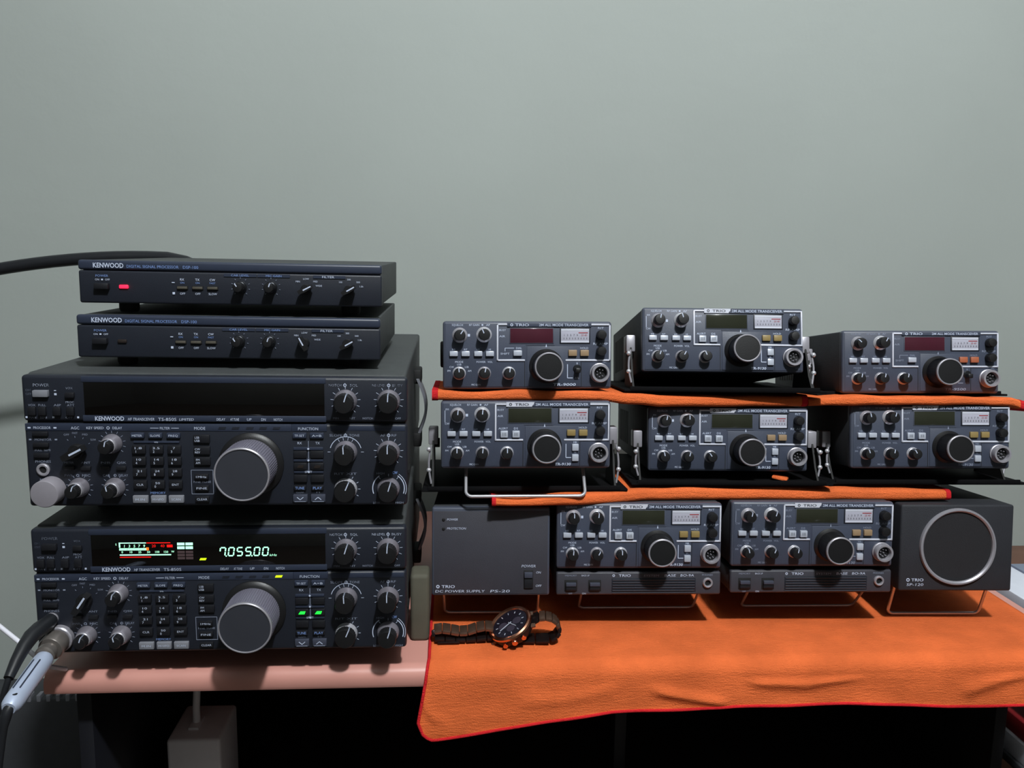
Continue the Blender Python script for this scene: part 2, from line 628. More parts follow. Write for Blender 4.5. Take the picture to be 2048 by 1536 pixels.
def hf_transceiver(label, pose, on, keys_dx=0.0):
    W, H = 330.0, 117.0
    t = thing('base_station_transceiver', label, 'radio', pose, 'large transceivers in the left stack')

    def case():
        mb = MB()
        mb.box(1.5, 328.5, 8, 385, 0.5, 118.5, 'case_dark', 3.0, 3)
        mb.box(-0.4, 330.4, 40, 60, 20, 23, 'groove_black')
        for k in range(16):
            mb.box(60 + k * 13, 66 + k * 13, 150, 330, 118.4, 118.9, 'groove_black')
        return mb
    part('case', cached('hf_case|', case), t)

    def pan():
        mb = MB()
        mb.box(0, W, -0.2, 12, 76.6, H, 'panel_dark', 3.0, 3)
        mb.box(50, 258.5, -0.6, 2, 111.2, 116.2, 'panel_frame', 0.5)
        mb.box(50, 258.5, -0.6, 2, 76.8, 82.2, 'panel_frame', 0.5)
        mb.box(0, W, 0, 12, 0, 75.0, 'panel_dark', 3.0, 3)
        mb.box(1, 228, -0.5, 2, 68.2, 74.6, 'panel_frame', 0.5)
        mb.box(228, 259, -0.5, 2, 68.2, 74.6, 'panel_frame', 0.5)
        mb.box(262, 328, -0.3, 2, 68.8, 73.4, 'panel_frame', 0.4)
        mb.box(2, W - 2, 3, 14, 74, 78, 'groove_black')
        return mb

    def let():
        mb = pan()
        T, w, b, d = mb.text, 'ink_white', 'ink_blue', 'ink_dim'
        T('POWER', 16.7, 108.4, 2.6, w, w=13.5)
        T('ON', 5.6, 104.0, 1.9, d)
        T('OFF', 5.8, 100.6, 1.9, d)
        T('VOX', 39.8, 105.9, 1.9, w, w=6)
        mb.box(27.2, 29.0, -0.4, 0, 103.4, 104.0, w)
        mb.box(27.2, 29.2, -0.4, 0, 99.6, 101.4, w)
        for s, x in (('VOX', 8), ('FULL', 16.6), ('AIP', 29.2), ('ATT', 40.4)):
            T(s, x, 90.9, 1.9, d, w=6.2, y=-0.4)
        T('PROC', 39.8, 93.6, 1.8, d, w=7, y=-0.4)
        for s, x in (('MAN', 8), ('SEMI', 17), ('OFF', 38.5)):
            T(s, x, 80.0, 1.8, d, w=5.8, y=-0.4)
        for x in (3, 25.5, 46):
            mb.box(x - .8, x + .8, -0.4, 0, 79.4, 81.0, w)
        T('KENWOOD', 72.6, 79.4, 3.7, w, w=24.5, bold=0.02, y=-0.8)
        T('HF TRANSCEIVER', 99.2, 78.9, 2.5, w, w=22.5, shear=0.15, y=-0.8)
        T('TS-850S', 121.4, 78.9, 2.7, w, w=15.5, y=-0.8)
        if not on:
            T('LIMITED', 137.8, 78.8, 2.2, w, w=12.5, shear=0.15, y=-0.8)
        for s, x in (('DELAY', 167.3), ('AT TUNE', 179.1), ('UP', 191.7), ('DN', 204), ('NOTCH', 216.6)):
            T(s, x, 79.0, 2.3, w, w=7.6 if len(s) > 2 else 4, shear=0.1, y=-0.8)
        T('PROCESSOR', 15.4, 71.0, 2.2, w, w=14.5, y=-0.7)
        for x in (4.6, 26.2):
            mb.box(x - 1.2, x + 1.2, -0.7, 0, 70.3, 71.6, w)
        T('MONITOR', 15.4, 60.4, 2.0, d, w=14)
        for x in (4.6, 26.2):
            mb.box(x - 1.0, x + 1.0, -0.3, 0, 59.8, 61.0, d)
        T('FULL  SEMI', 14.5, 51.0, 1.8, d, w=13)
        T('PHONES', 14.2, 40.8, 2.1, d, w=13)
        T('MIC', 13.6, 24.4, 2.1, d, w=6)
        T('AGC', 43, 70.9, 2.4, w, w=7, y=-0.7)
        T('KEY SPEED', 59.8, 71.0, 2.2, w, w=14.5, y=-0.7)
        T('DELAY', 78.6, 71.0, 2.2, w, w=8, y=-0.7)
        mb.arc(70.8, 71.0, 1.1, 0, 360, 0.5, w, y=-0.7)
        for s, x, z in (('OFF', 35.2, 64.8), ('FAST', 42.4, 66.3), ('MID', 50.8, 65.0), ('SLOW', 57.5, 60.4)):
            T(s, x, z, 1.7, d, w=4.6)
        mb.ticks(43.6, 51, 11.2, 12.6, 30, 130, 4, d)
        for s, x in (('METER', 36), ('ANT', 50), ('NB', 67), ('QSK', 80.5)):
            T(s, x, 39.8, 1.9, d, w=8)
        T('PWR', 35, 28.3, 2.1, d, w=7)
        T('MIC', 50, 28.3, 2.1, d, w=7)
        T('CAR', 67, 28.3, 2.1, d, w=6)
        T('DELAY', 81.5, 28.3, 2.1, d, w=8)
        mb.arc(42.6, 28.3, 1.0, 0, 360, 0.5, d)
        mb.arc(74.4, 28.3, 1.0, 0, 360, 0.5, d)
        for cx, cz in ((73.4, 57.0), (43.7, 17.5), (73.9, 17.5)):
            mb.ticks(cx, cz, 9.4, 11.6, -40, 220, 11, d)
        T('FILTER', 119, 70.9, 2.2, w, w=8.5, y=-0.7)
        mb.bar(106.5, 70.9, 113.6, 70.9, 0.4, w, y=-0.7)
        mb.bar(124.4, 70.9, 130.8, 70.9, 0.4, w, y=-0.7)
        T('MODE', 148.8, 70.9, 2.6, w, w=9.5, y=-0.7)
        T('MEMORY', 110.5, 12.3, 2.0, b, w=13)
        T('FUNCTION', 242.6, 70.8, 2.5, w, w=17.5, y=-0.7)
        T('RX', 234.9, 57.7, 2.2, w, w=3.8)
        T('TX', 250.6, 57.7, 2.2, w, w=3.8)
        mb.bar(242.5, 59.5, 242.5, 31, 0.5, d)
        for z in (52.7, 42.2, 31.6):
            mb.prism([(242.5, z + 1.2), (243.6, z), (242.5, z - 1.2), (241.4, z)], -1.6, -1.4, w)
        T('SPLIT', 242.4, 31.6, 1.9, w, w=6.5, y=-1.5)
        T('CLEAR', 234.4, 12.6, 1.7, d, w=7)
        T('M', 250.4, 12.6, 1.7, d, w=3)
        for s0, s1, x, z in (('NOTCH', 'SQL', 275, 110.1), ('NB LEVEL', 'BUSY', 313.4, 110.2), ('SLOPE', 'TONE', 275, 64.8),
                             ('AF', 'RF', 313.2, 64.9)):
            a = 8.5 if len(s0) > 2 else 4
            T(s0, x - 8.3 if a > 5 else x - 5, z, 2.2, w if z > 100 else d, w=min(12, 2.2 * len(s0)))
            T(s1, x + 8.0 if a > 5 else x + 5, z, 2.2, w if z > 100 else d, w=2.3 * len(s1))
            mb.arc(x + 0.2, z, 1.2, 0, 360, 0.5, w)
            mb.bar(x + .2, z + 1.9, x + .2, z - 1.9, 0.3, w)
        T('RIT XIT', 275, 29.6, 2.0, d, w=20)
        T('HIGH', 306, 29.9, 2.0, d, w=7)
        T('CW', 319, 30.6, 2.4, b, w=4.6, bold=0.02)
        for cx, cz in ((275.6, 96.0), (313.6, 96.2), (313.3, 49.8)):
            mb.ticks(cx, cz, 10.6, 13.2, -50, 230, 11, w)
        mb.arc(275.3, 49.6, 14.0, 15, 165, 0.6, w)
        mb.ticks(275.3, 49.6, 10.8, 13.4, 60, 120, 4, w)
        mb.ticks(275.3, 49.6, 13.5, 16, 0, 180, 2, w)
        mb.ticks(275.0, 15.4, 11.0, 13.0, -30, 60, 4, w)
        mb.arc(313.2, 16.0, 14.2, -20, 55, 0.8, w)
        mb.arc(313.2, 16.0, 16.0, -20, 55, 0.5, w)
        mb.arc(313.2, 16.0, 14.2, 125, 200, 0.8, w)
        mb.ticks(313.2, 16, 11.2, 13.4, 50, 130, 3, w)
        T('LOW', 302.5, 2.6, 1.9, d, w=6)
        T('HIGH', 323, 2.6, 1.9, d, w=7)
        for s, x in (('MIN', 267), ('RIT', 281.5), ('NOTCH', 295), ('OFF', 321.8)):
            T(s, x, 80.4, 1.8, d, w=5 if len(s) < 4 else 9, y=-0.4)
        # boxed pair beside the dial
        for a_, b_, c_, e_ in ((139.8, 33, 158.6, 33), (139.8, 11.2, 158.6, 11.2), (139.8, 11.2, 139.8, 33),
                               (158.6, 11.2, 158.6, 33)):
            mb.bar(a_, b_, c_, e_, 0.4, d)
        T('FINE TUNE', 149.2, 22.3, 1.8, d, w=15)
        return mb
    part('front_panel', cached('front_panel|hf%s' % on, let), t)

    # display
    win = part('display_window', cached('hf_window|', lambda: MB().box(51.8, 257.2, -0.5, 3, 82.4, 111.0, 'glass_black', 0.3)), t,
               label='lit display reading 7.055.00' if on else 'dark unlit display window')
    if on:
        mb = MB()
        x = 163.2
        for i, ch in enumerate('705500'):
            seg_digit(mb, ch, x, 91.2, 4.6, 7.6, 'seg_mint')
            if i in (0, 3):
                mb.box(x + 5.3, x + 6.4, -0.7, -0.5, 90.4, 91.5, 'seg_mint')
            x += 7.55
        mb.text('kHz', 210.6, 91.6, 2.0, 'seg_mint', w=6.6, shear=0.2, y=-0.65)
        part('frequency_digits', mb, win)
        mb = MB()
        for k, s in enumerate('13579'):
            mb.text(s, 80.6 + k * 4.3, 101.0, 2.6, 'seg_mint', y=-0.65, shear=0.1)
        mb.box(76.2, 99.4, -0.65, -0.5, 103.4, 104.2, 'seg_mint')
        mb.box(75.8, 77.0, -0.65, -0.5, 99.6, 104.2, 'seg_mint')
        for k in range(19):
            mb.box(76 + k * 1.25, 76 + k * 1.25 + 0.95, -0.65, -0.5, 96.9, 99.0, 'seg_mint')
        mb.box(99.2, 101.6, -0.65, -0.5, 96.9, 99.6, 'seg_orange')
        mb.box(99.8, 120.6, -0.65, -0.5, 103.4, 104.2, 'seg_red')
        for k, s in enumerate(('20', '40')):
            mb.text(s, 106 + k * 7.6, 101.0, 2.6, 'seg_red', y=-0.65)
        mb.box(117.4, 122.4, -0.65, -0.5, 99.6, 102.0, 'seg_red')
        for k, s in enumerate(('0', '10', '25', '50', '100', '150')):
            mb.text(s, 78.5 + k * 7.6, 95.4, 2.0, 'seg_mint', y=-0.65)
        mb.box(76.2, 120.8, -0.65, -0.5, 92.2, 93.2, 'seg_mint')
        mb.box(76.2, 103.2, -0.65, -0.5, 90.2, 91.0, 'seg_red')
        mb.text('S', 73.4, 102.6, 1.8, 'seg_mint', y=-0.65)
        mb.text('W', 122.4, 95.6, 1.8, 'seg_mint', y=-0.65)
        part('signal_meter', mb, win)
        mb = MB()
        for r_, (z0, z1) in enumerate(((101.3, 103.8), (97.8, 100.3))):
            for c_ in range(2):
                mb.box(126.4 + c_ * 7.3, 132.8 + c_ * 7.3, -0.65, -0.5, z0, z1, 'seg_mint')
        for r_ in range(3):
            for c_ in range(2):
                mb.box(126.4 + c_ * 7.3, 132.8 + c_ * 7.3, -0.62, -0.5, 88.2 + r_ * 2.9, 90.4 + r_ * 2.9, 'seg_dim')
        mb.prism([(145.3, 87.2), (150.8, 87.2), (151.8, 89.2), (146.3, 89.2)], -0.65, -0.5, 'led_yellow_lit')
        part('indicator_block', mb, win)
    # upper left controls
    button(t, 16.8, 101.3, 12.6, 5.8, 4, 'button_grey' if not on else 'button_black', 'power_button')
    button(t, 40.6, 100.0, 7.6, 4.6, 3, 'button_black', 'push_button')
    for x in (8.4, 16.9, 29.2, 40.4):
        button(t, x, 85.8, 6.4, 7.4, 3, 'button_black', 'push_button')
    # left column
    for z, w_ in ((65.8, 13), (56.0, 13), (46.6, 13)):
        button(t, 13.8, z, w_, 4.0, 2.5, 'button_black', 'push_button')
    jk = part('headphone_jack', cached('hf_jack|', lambda: MB().lathe([(5.6, 0), (5.6, 1.6), (4.6, 2.2), (3.3, 2.0), (3.1, -1)],
                                                                     'satin_metal', 28, close=False)
                                       .lathe([(3.2, 0.2), (3.0, 0.4)], 'groove_black', 24)), t, (14.1, 0, 33.6))
    if not on:
        part('microphone_socket_cap', MB().lathe([(12.0, 0), (12.0, 15), (11.4, 15.8), (10.6, 16)], 'cap_pale', 40), t,
             (20.4, 0, 15.6), label='pale grey metal cap')
    else:
        part('microphone_socket', MB().lathe([(12.0, 0), (12.0, 5), (11.0, 6), (8, 6)], 'satin_metal', 36), t, (20.4, 0, 15.6))
    pointer_knob(t, 43.8, 50.5, 8.2, 15, math.radians(62 if not on else 34))
    for x, z, a in ((73.4, 57.0, 0.2), (43.7, 17.6, 0.3), (74.0, 17.6, -0.2)):
        k = part('outer_knob', cached('hf_outer|', lambda: skirt_mb(8.6, 7.4, 8.5, 'knob_metal', 40)), t, (x, 0, z))
        k2 = part('inner_knob', cached('hf_inner|', lambda: knob_cap_mb(5.6, 8, 19, 'knob_black')), k, (0, 0, 0), a)
        part('inner_ring', cached('hf_iring|', lambda: MB().lathe([(6.6, 8), (6.6, 10.5), (6.0, 11.2), (5.5, 11.2)], 'satin_metal', 32)), k)
    for x in (36.6, 50.4, 66.8, 80.4):
        button(t, x, 35.2, 8.4, 3.4, 2.4, 'button_black', 'push_button')

    # keypad
    def keycap(w, h, d, m, s1, s2):
        mb = MB().box(-w / 2, w / 2, -d, 1, -h / 2, h / 2, m, 0.6)
        if s1:
            mb.text(s1, 0, h * (0.2 if s2 else 0), 1.9, 'ink_white' if m != 'button_grey' else 'ink_white', w=min(w * 0.74, 2.0 * len(s1)),
                    y=-d - 0.1)
        if s2:
            mb.text(s2, -2.2, -h * 0.22, 2.2, 'ink_white', y=-d - 0.1)
        return mb
    for x, s in ((95.6, 'METER'), (110.9, 'SLOPE'), (126.4, 'FREQ')):
        part('key', cached('hfkey|%s' % s, lambda: keycap(11.5, 4.6, 2.6, 'panel_frame', s, None)), t, (x, 0, 64.6))
    part('key_divider', cached('hf_kdiv|', lambda: MB().box(-19.5, 19.5, -1, 0.5, -1, 1, 'panel_frame', 0.3)
                               .text('kHz', 0, 0, 1.4, 'ink_white', y=-1.1)), t, (111.2, 0, 58.5))
    rows = ((52.0, (('1.8', '1'), ('3.5', '2'), ('7', '3'))), (41.7, (('10', '4'), ('14', '5'), ('18', '6'))),
            (31.3, (('21', '7'), ('24', '8'), ('28', '9'))), (20.4, (('CLR', None), ('50', '0'), ('ENT', None))))
    for z, ks in rows:
        for x, (a, b) in zip((96.2, 111.4, 126.6), ks):
            part('key', cached('hfkey|%s%s' % (a, b), lambda: keycap(11.4, 7.4, 2.6, 'button_black', a + ('0M' if False else ''), b)),
                 t, (x, 0, z))
    for x, s in ((95.8, 'M.IN'), (111.3, 'M>VFO'), (126.6, 'SCAN')):
        part('key', cached('hfkey|g%s' % s, lambda: keycap(13.0, 6.6, 2.8, 'button_grey', s, None)), t, (x, 0, 7.0),
             label='grey memory key')
    for z, a, b in ((61.6, 'LSB', 'USB'), (51.2, 'CW', 'REV'), (41.6, 'FM', 'AM')):
        o = part('mode_key', cached('hfmode|%s' % a, lambda: MB().box(-7, 7, -2.4, 1, -3.6, 3.6, 'button_black', 0.6)
                                    .text(a, -3.6, 1.3, 1.9, 'ink_white', y=-2.5).text(b, -3.6, -1.5, 1.9, 'ink_white', y=-2.5)),
                 t, (150.2, 0, z))
    for z, s in ((27.4, '1MHz'), (17.0, 'FINE'), (6.9, 'CLEAR')):
        part('push_button', cached('hfpb|%s' % s, lambda: MB().box(-6, 6, -2.4, 1, -2.4, 2.4, 'button_black', 0.5)
                                   .text(s, 0, 0, 1.9, 'ink_white', w=9, y=-2.5)), t, (149.0, 0, z))
    # main dial
    tuning_dial(t, 192.4, 38.6, 28.5, 5, 23.4, 38, 'knob_grey', 'knob_cap_grey', 'satin_metal', back='knob_black')
    # function block
    for x, s in ((235.1, 'TF-SET'), (250.2, 'A=B')):
        part('function_key', cached('hffk|%s' % s, lambda: MB().box(-6, 6, -2.2, 1, -2.4, 2.4, 'panel_frame', 0.5)
                                    .text(s, 0, 0, 2.0, 'ink_white', w=8.5, y=-2.3)), t, (x, 0, 64.8))
    for z in (52.7, 42.2, 31.6):
        part('divider_strip', cached('hf_strip|', lambda: MB().box(-13, 13, -1.2, 0.5, -1.3, 1.3, 'panel_frame', 0.4)), t, (242.4, 0, z))
    for i, z in enumerate((47.6, 36.8, 25.6)):
        for j, x in enumerate((235.4, 250.2)):
            fb = button(t, x, z, 11.5, 6.6, 2.4, 'button_black', 'function_key')
            if i == 1:
                part('key_light', MB().prism([(-3.2, -1.3), (2.2, -1.3), (3.2, 1.3), (-1.4, 1.3)], -2.9, -2.2,
                                             'led_green_lit' if on else 'led_off'), fb,
                     label='glowing green key light' if on else None)
    for x, s in ((234.6, 'TUNE'), (250.2, 'PLAY')):
        part('function_key', cached('hffk|%s' % s, lambda: MB().box(-5.4, 5.4, -2.2, 1, -2.2, 2.2, 'button_black', 0.5)
                                    .text(s, 0, 0, 2.4, 'ink_blue', w=8, y=-2.3, bold=0.01)), t, (x, 0, 17))
    for x, s in ((234.8, -1), (250.6, 1)):
        part('arrow_key', cached('hfak|%s' % s, lambda: MB().box(-6.4, 6.4, -2.6, 1, -3.4, 3.4, 'switch_blue', 0.6)
                                 .bar(-2.8, -1.2 * s, 0, 1.2 * s, 0.6, 'ink_white', y=-2.8).bar(0, 1.2 * s, 2.8, -1.2 * s, 0.6, 'ink_white', y=-2.8)
                                 .bar(-5, -2.8, 5, -2.8, 0.5, 'ink_dim', y=-2.8)), t, (x, 0, 7.4))
    # five panel indicators under the display
    for i, x in enumerate((168, 179.6, 191.8, 203.4, 215)):
        lit = on and i == 4
        part('indicator_light', cached('hfil|%s' % lit, lambda: MB().prism([(-3.4, -1.0), (2.6, -1.0), (3.6, 1.0), (-2.4, 1.0)], -0.9, -0.3,
                                                                            'led_yellow_lit' if lit else 'panel_dark')), t, (x, 0, 71.2),
             label='glowing yellow-green indicator' if lit else None)
    # right hand knobs
    for x, z, a in ((275.6, 96.0, 0.3), (313.6, 96.2, 0.05), (275.3, 49.6, -0.05), (313.3, 49.8, 0.0), (313.2, 16.0, 0.3)):
        k = part('outer_knob', cached('hf_rouk|', lambda: skirt_mb(10.2, 9.0, 8, 'knob_metal', 40)), t, (x, 0, z))
        part('inner_knob', cached('hf_rink|', lambda: knob_cap_mb(8.4, 7, 18, 'knob_black')), k, (0, 0, 0), a)
    round_knob(t, 275.0, 15.4, 10.2, 6, 9.2, 13, 0.4, 'chrome')
    # carrying handle on the right side and feet
    mb = MB()
    pts = []
    for k in range(13):
        s = k / 12
        pts.append((331.5 + 9 * math.sin(PI * s), 205 - 10 * s, 22 + 66 * s))
    vs, fs = [], []
    for (x, y, z) in pts:
        vs += [(x, y - 13, z), (x, y + 13, z), (x + 3, y + 13, z), (x + 3, y - 13, z)]
    for k in range(12):
        for q in range(4):
            fs.append((k * 4 + q, k * 4 + (q + 1) % 4, k * 4 + 4 + (q + 1) % 4, k * 4 + 4 + q))
    fs += [(0, 1, 2, 3), (48, 51, 50, 49)]
    mb.faces(vs, fs, 'button_grey')
    h = part('carrying_handle', mb, t, label='grey strap handle on the right side')
    part('handle_end_cap', MB().box(328, 337, 188, 220, 82, 98, 'rubber', 2), h)
    part('handle_end_cap', MB().box(328, 337, 190, 222, 10, 26, 'rubber', 2), h)
    for x in (40, 290):
        for y in (72, 330):
            foot(t, x, y, -25.0 if on else -18.5, 0.8, 12)
    return t


hf_transceiver('wide black transceiver with dark unlit display, third down the left stack',
               (-370.2, 751.4, 154.5, 0.006, 0, 0.004), False)
hf_transceiver('wide black transceiver with lit 7.055.00 display at bottom of left stack',
               (-371.4, 750.4, 17.2, 0.003, 0, 0.002), True)


# ------------------------------------------------------------------ compact VHF transceivers
def bracket(parent, pose_tilt, pz, ya, ztab, left=True, right=True, y0=4, y1=150):
    """U shaped mounting bracket: plate below the set, arms beside it"""
    rot = Matrix.Rotation(pose_tilt, 3, 'X')
    mb = MB()
    mb.box(-20, 191, y0, y1, pz, pz + 2.2, 'bracket_black', 0.6, rot=rot, about=(0, y0, pz))
    mb.box(-14, 184, y0, y0 + 2, pz, pz + 5.5, 'bracket_black', 0.6, rot=rot, about=(0, y0, pz))
    br = part('mounting_bracket', mb, parent)
    dz = math.sin(pose_tilt) * (ya - y0)
    for sd, ok in ((-1, left), (1, right)):
        if not ok:
            continue
        x = -9 if sd < 0 else 179
        zb = pz + dz
        mb = MB()
        n = 10
        P = []
        prof = [(ya - 22, zb), (ya + 40, zb), (ya + 34, zb + 18), (ya + 24, ztab + 8), (ya + 4, ztab + 14), (ya - 4, ztab), (ya - 12, zb + 16)]
        vs = [(x - 1, a, b) for a, b in prof] + [(x + 1, a, b) for a, b in prof]
        k = len(prof)
        fs = [tuple(range(k)), tuple(range(2 * k - 1, k - 1, -1))] + [(i, (i + 1) % k, k + (i + 1) % k, k + i) for i in range(k)]
        mb.faces(vs, fs, 'rubber')
        arm = part('bracket_arm', mb, br)
        part('clamp_tab', MB().box(x - 4.8, x + 4.8, ya - 2, ya + 16, ztab - 1, ztab + 17, 'satin_metal', 1.2), arm,
             label='satin silver clamp tab')
        sp = MB()
        pts = [(x + sd * (1.5 + 2.6 * math.sin(PI * i / 12)), ya - 16 + 4 * i / 12, zb + 7 + (ztab - zb - 7) * i / 12) for i in range(13)]
        sp.tube(pts, 1.1, 'satin_metal', 8)
        part('spring_strip', sp, arm)
        for zz in (zb + (ztab - zb) * 0.45, ztab - 4):
            part('screw', MB().lathe([(2.4, 0), (2.4, 1.2), (1.6, 2.2), (0.4, 2.6)], 'chrome', 16, c=(x + sd * 4.0, ya - 14, zz)), arm)
        # thumb bolt through to the side of the set
        part('thumb_bolt', MB().lathe([(5, 0), (5, 6), (4, 7)], 'rubber', 20, mtx=Matrix.Rotation(PI / 2 * sd, 3, 'Z'),
                                      c=(-3 if sd < 0 else 173, ya + 22, ztab - 2)), arm)
    return br


def bail(parent, x0, x1, ytop, ztop, yb, zb, r=1.5):
    mb = MB()
    pts = [(x0, ytop, ztop)]
    R = 6
    for k in range(7):
        a = k / 6 * PI / 2
        s = 1 - R / math.hypot(yb - ytop, zb - ztop)
        # corner arc in the plane of the bail
        u = R * (1 - math.cos(a))
        v = s + (1 - s) * math.sin(a)
        pts.append((x0 + u, ytop + (yb - ytop) * v, ztop + (zb - ztop) * v))
    for k in range(7):
        a = PI / 2 - k / 6 * PI / 2
        s = 1 - R / math.hypot(yb - ytop, zb - ztop)
        u = R * (1 - math.cos(a))
        v = s + (1 - s) * math.sin(a)
        pts.append((x1 - u, ytop + (yb - ytop) * v, ztop + (zb - ztop) * v))
    pts.append((x1, ytop, ztop))
    mb.tube(pts, r, 'wire_chrome', 12)
    return part('wire_stand', mb, parent, label='bent chrome wire stand')


def compact_transceiver(label, pose, kind='green', btn='button_gold', model='TR-9130', angs=(0, 0, 0, 0, 0), trim='bright',
                        legend='ink_white', side_cap=False):
    t = thing('compact_transceiver', label, 'radio', pose, 'compact grey transceivers in the right stack')

    def case():
        mb = MB()
        mb.box(0.8, 169.2, 7, 238, 0.8, 67.2, 'case_grey', 2.0)
        for k in range(12):
            mb.box(60 + k * 5, 62.5 + k * 5, 60, 130, 67.0, 67.5, 'groove_black')
        for s in (0.4, 169.0):
            for k in range(8):
                mb.box(s, s + 0.6, 150 + k * 9, 154 + k * 9, 14, 54, 'groove_black')
        return mb
    part('case', cached('tr_case|', case), t)

    def pan():
        mb = MB()
        mb.box(0, 170, 0, 10, 0, 68, 'bezel_grey', 3.0, 3)
        mb.box(2.5, 167.5, -0.35, 2, 2.5, 65.5, 'panel_grey', 0.3)
        # panel seams and raised dial block
        mb.box(81.6, 82.2, -0.5, 0, 2.5, 27.5, 'groove_black')
        mb.box(138.8, 139.3, -0.5, 0, 2.5, 27.0, 'groove_black')
        mb.box(83, 112, -0.8, 0, 44.0, 45.2, 'bezel_grey')
        mb.box(84, 138, -0.9, 0, 2.6, 43, 'panel_grey', 0.4)
        return mb

    # bright trim frame round the display half
    def frame():
        mb = MB()
        w, y0, y1 = 1.7, -1.5, 0
        m = 'frame_silver'
        x0, x1, z0, z1 = 53.6, 168.6, 28.2, 65.6
        mb.box(x0, x0 + w, y0, y1, z0, z1, m, 0.4)
        mb.box(x1 - w, x1, y0, y1, z0, z1, m, 0.4)
        mb.box(x0, x1, y0, y1, z1 - w, z1, m, 0.4)
        mb.box(x0, 82.0, y0, y1, z0, z0 + w, m, 0.4)
        mb.box(123.0, x1, y0, y1, z0, z0 + w, m, 0.4)
        return mb
    fr = part('display_frame', cached('tr_frame|', frame), t, label='bright silver trim frame')
    # header band
    mb = MB()
    if kind == 'red':
        mb.box(64, 149, -1.7, -0.2, 62.4, 66.6, 'panel_grey', 0.3)
        mb.text('TRIO', 79, 64.4, 2.6, 'ink_white', w=14, y=-1.9, bold=0.01)
        mb.arc(68.6, 64.4, 1.1, 0, 360, 0.7, 'ink_white', y=-1.9)
        mb.text('2M ALL MODE TRANSCEIVER', 121, 64.4, 2.5, 'ink_white', w=50, y=-1.9, bold=0.005)
    else:
        mb.prism([(65, 67.0), (93, 67.0), (90.5, 62.4), (65, 62.4)], -1.8, -0.2, 'frame_silver')
        mb.text('TRIO', 80.5, 64.7, 2.6, 'panel_dark', w=14, y=-1.95, bold=0.01)
        mb.arc(69.2, 64.7, 1.1, 0, 360, 0.7, 'panel_dark', y=-1.95)
        mb.prism([(93.6, 67.0), (149, 67.0), (149, 62.4), (91.1, 62.4)], -1.7, -0.2, 'panel_grey')
        mb.text('2M ALL MODE TRANSCEIVER', 120.6, 64.7, 2.6, 'ink_white', w=53, y=-1.9, bold=0.01)
    part('header_band', mb, t)
    # display
    part('display_window', cached('tr_win|%s' % kind,
                                  lambda: MB().box(66.4, 111, -0.9, 1, 45.6, 61.6, 'bezel_grey', 0.3)
                                  .box(67.2, 110.2, -1.1, 0, 46.4, 60.8, 'glass_red' if kind == 'red' else 'glass_olive', 0.2)), t,
         label='dark red display window' if kind == 'red' else 'dark olive display window')

    def meter():
        mb = MB().box(117, 148, -0.9, 1, 45.6, 61.8, 'panel_dark', 0.3).box(118.2, 146.8, -1.2, 0, 46.6, 60.6, 'meter_face', 0.2)
        mb.box(118.4, 146.6, -1.4, -1.1, 58.6, 60.4, 'frame_silver')
        mb.box(118.4, 146.6, -1.4, -1.1, 46.8, 48.6, 'frame_silver')
        for k in range(9):
            mb.box(121 + k * 2.9, 121.4 + k * 2.9, -1.4, -1.2, 50, 51.8, 'panel_dark')
        for k, s in enumerate('13579'):
            mb.text(s, 121.5 + k * 3.3, 54.2, 1.9, 'panel_dark', y=-1.35)
        mb.text('20 40', 141.5, 54.2, 1.9, 'seg_red' if False else 'paper_red', y=-1.35)
        mb.box(136, 145.5, -1.4, -1.2, 56.2, 57.0, 'paper_red')
        return mb
    part('signal_meter', cached('tr_meter|', meter), t, label='pale signal meter')
    # knobs
    round_knob(t, 16.8, 54.0, 7.6, 3.4, 5.4, 13, angs[0])
    round_knob(t, 41.0, 54.6, 7.8, 3.4, 5.6, 14, angs[1], 'chrome')
    for i, (x, a) in enumerate(((16.2, angs[2]), (41.3, angs[3]), (65.9, angs[4]))):
        round_knob(t, x, 16.2, 6.6, 3.0, 5.2, 12, a, 'chrome' if i != 1 else 'satin_metal')
    for z in (54.6, 38.4):
        part('small_knob', cached('tr_small|', lambda: knob_cap_mb(4.6, 0, 9, 'knob_black', False, 28)), t, (158.8, 0, z))
    # buttons
    for x in (10.8, 22.6, 35.2, 46.8):
        button(t, x, 35.6, 8.2, 5.0, 3.4, 'button_silver', 'push_button')
    for x in (130.0, 142.0):
        button(t, x, 36.4, 8.6, 6.2, 3.6, btn, 'step_button')
    if kind == 'red':
        button(t, 74.6, 36.2, 8.6, 5.4, 3.6, 'button_silver', 'push_button')
        tg = part('toggle_switch', cached('tr_toggle|', lambda: MB().lathe([(4.2, 0), (4.2, 1.5), (3.4, 2.2)], 'dark_metal', 24)
                                          .box(-2.6, 2.6, -9, -1, -4.0, 0.8, 'knob_black', 1.0)), t, (134.8, 0, 20.5))
    else:
        for x in (63.0, 74.8):
            button(t, x, 35.0, 7.4, 6.8, 3.4, 'button_silver', 'push_button')
        for z in (21.6, 11.2):
            button(t, 134.3, z, 6.6, 6.8, 3.4, 'button_silver', 'push_button')
    tuning_dial(t, 103.4, 23.2, 17.2, 5, 14.2, 27, 'knob_black', 'knob_black', 'satin_metal', back='knob_black')
    # microphone socket

    def mic():
        mb = MB()
        mb.lathe([(10.0, 0), (10.0, 2), (9.2, 2.4), (9.2, 8.2), (8.8, 9), (6.9, 9), (6.6, 8.4), (6.5, 3)], 'satin_metal', 40, close=False)
        mb.lathe([(6.6, 3.2), (6.3, 3.6)], 'knob_black', 32)
        for k in range(7):
            a = 2 * PI * k / 7
            rr = 3.6 if k else 0
            mb.lathe([(0.55, 3.4), (0.55, 6.4), (0.3, 6.8)], 'satin_metal', 10, c=(rr * math.cos(a), 0, rr * math.sin(a)))
        return mb
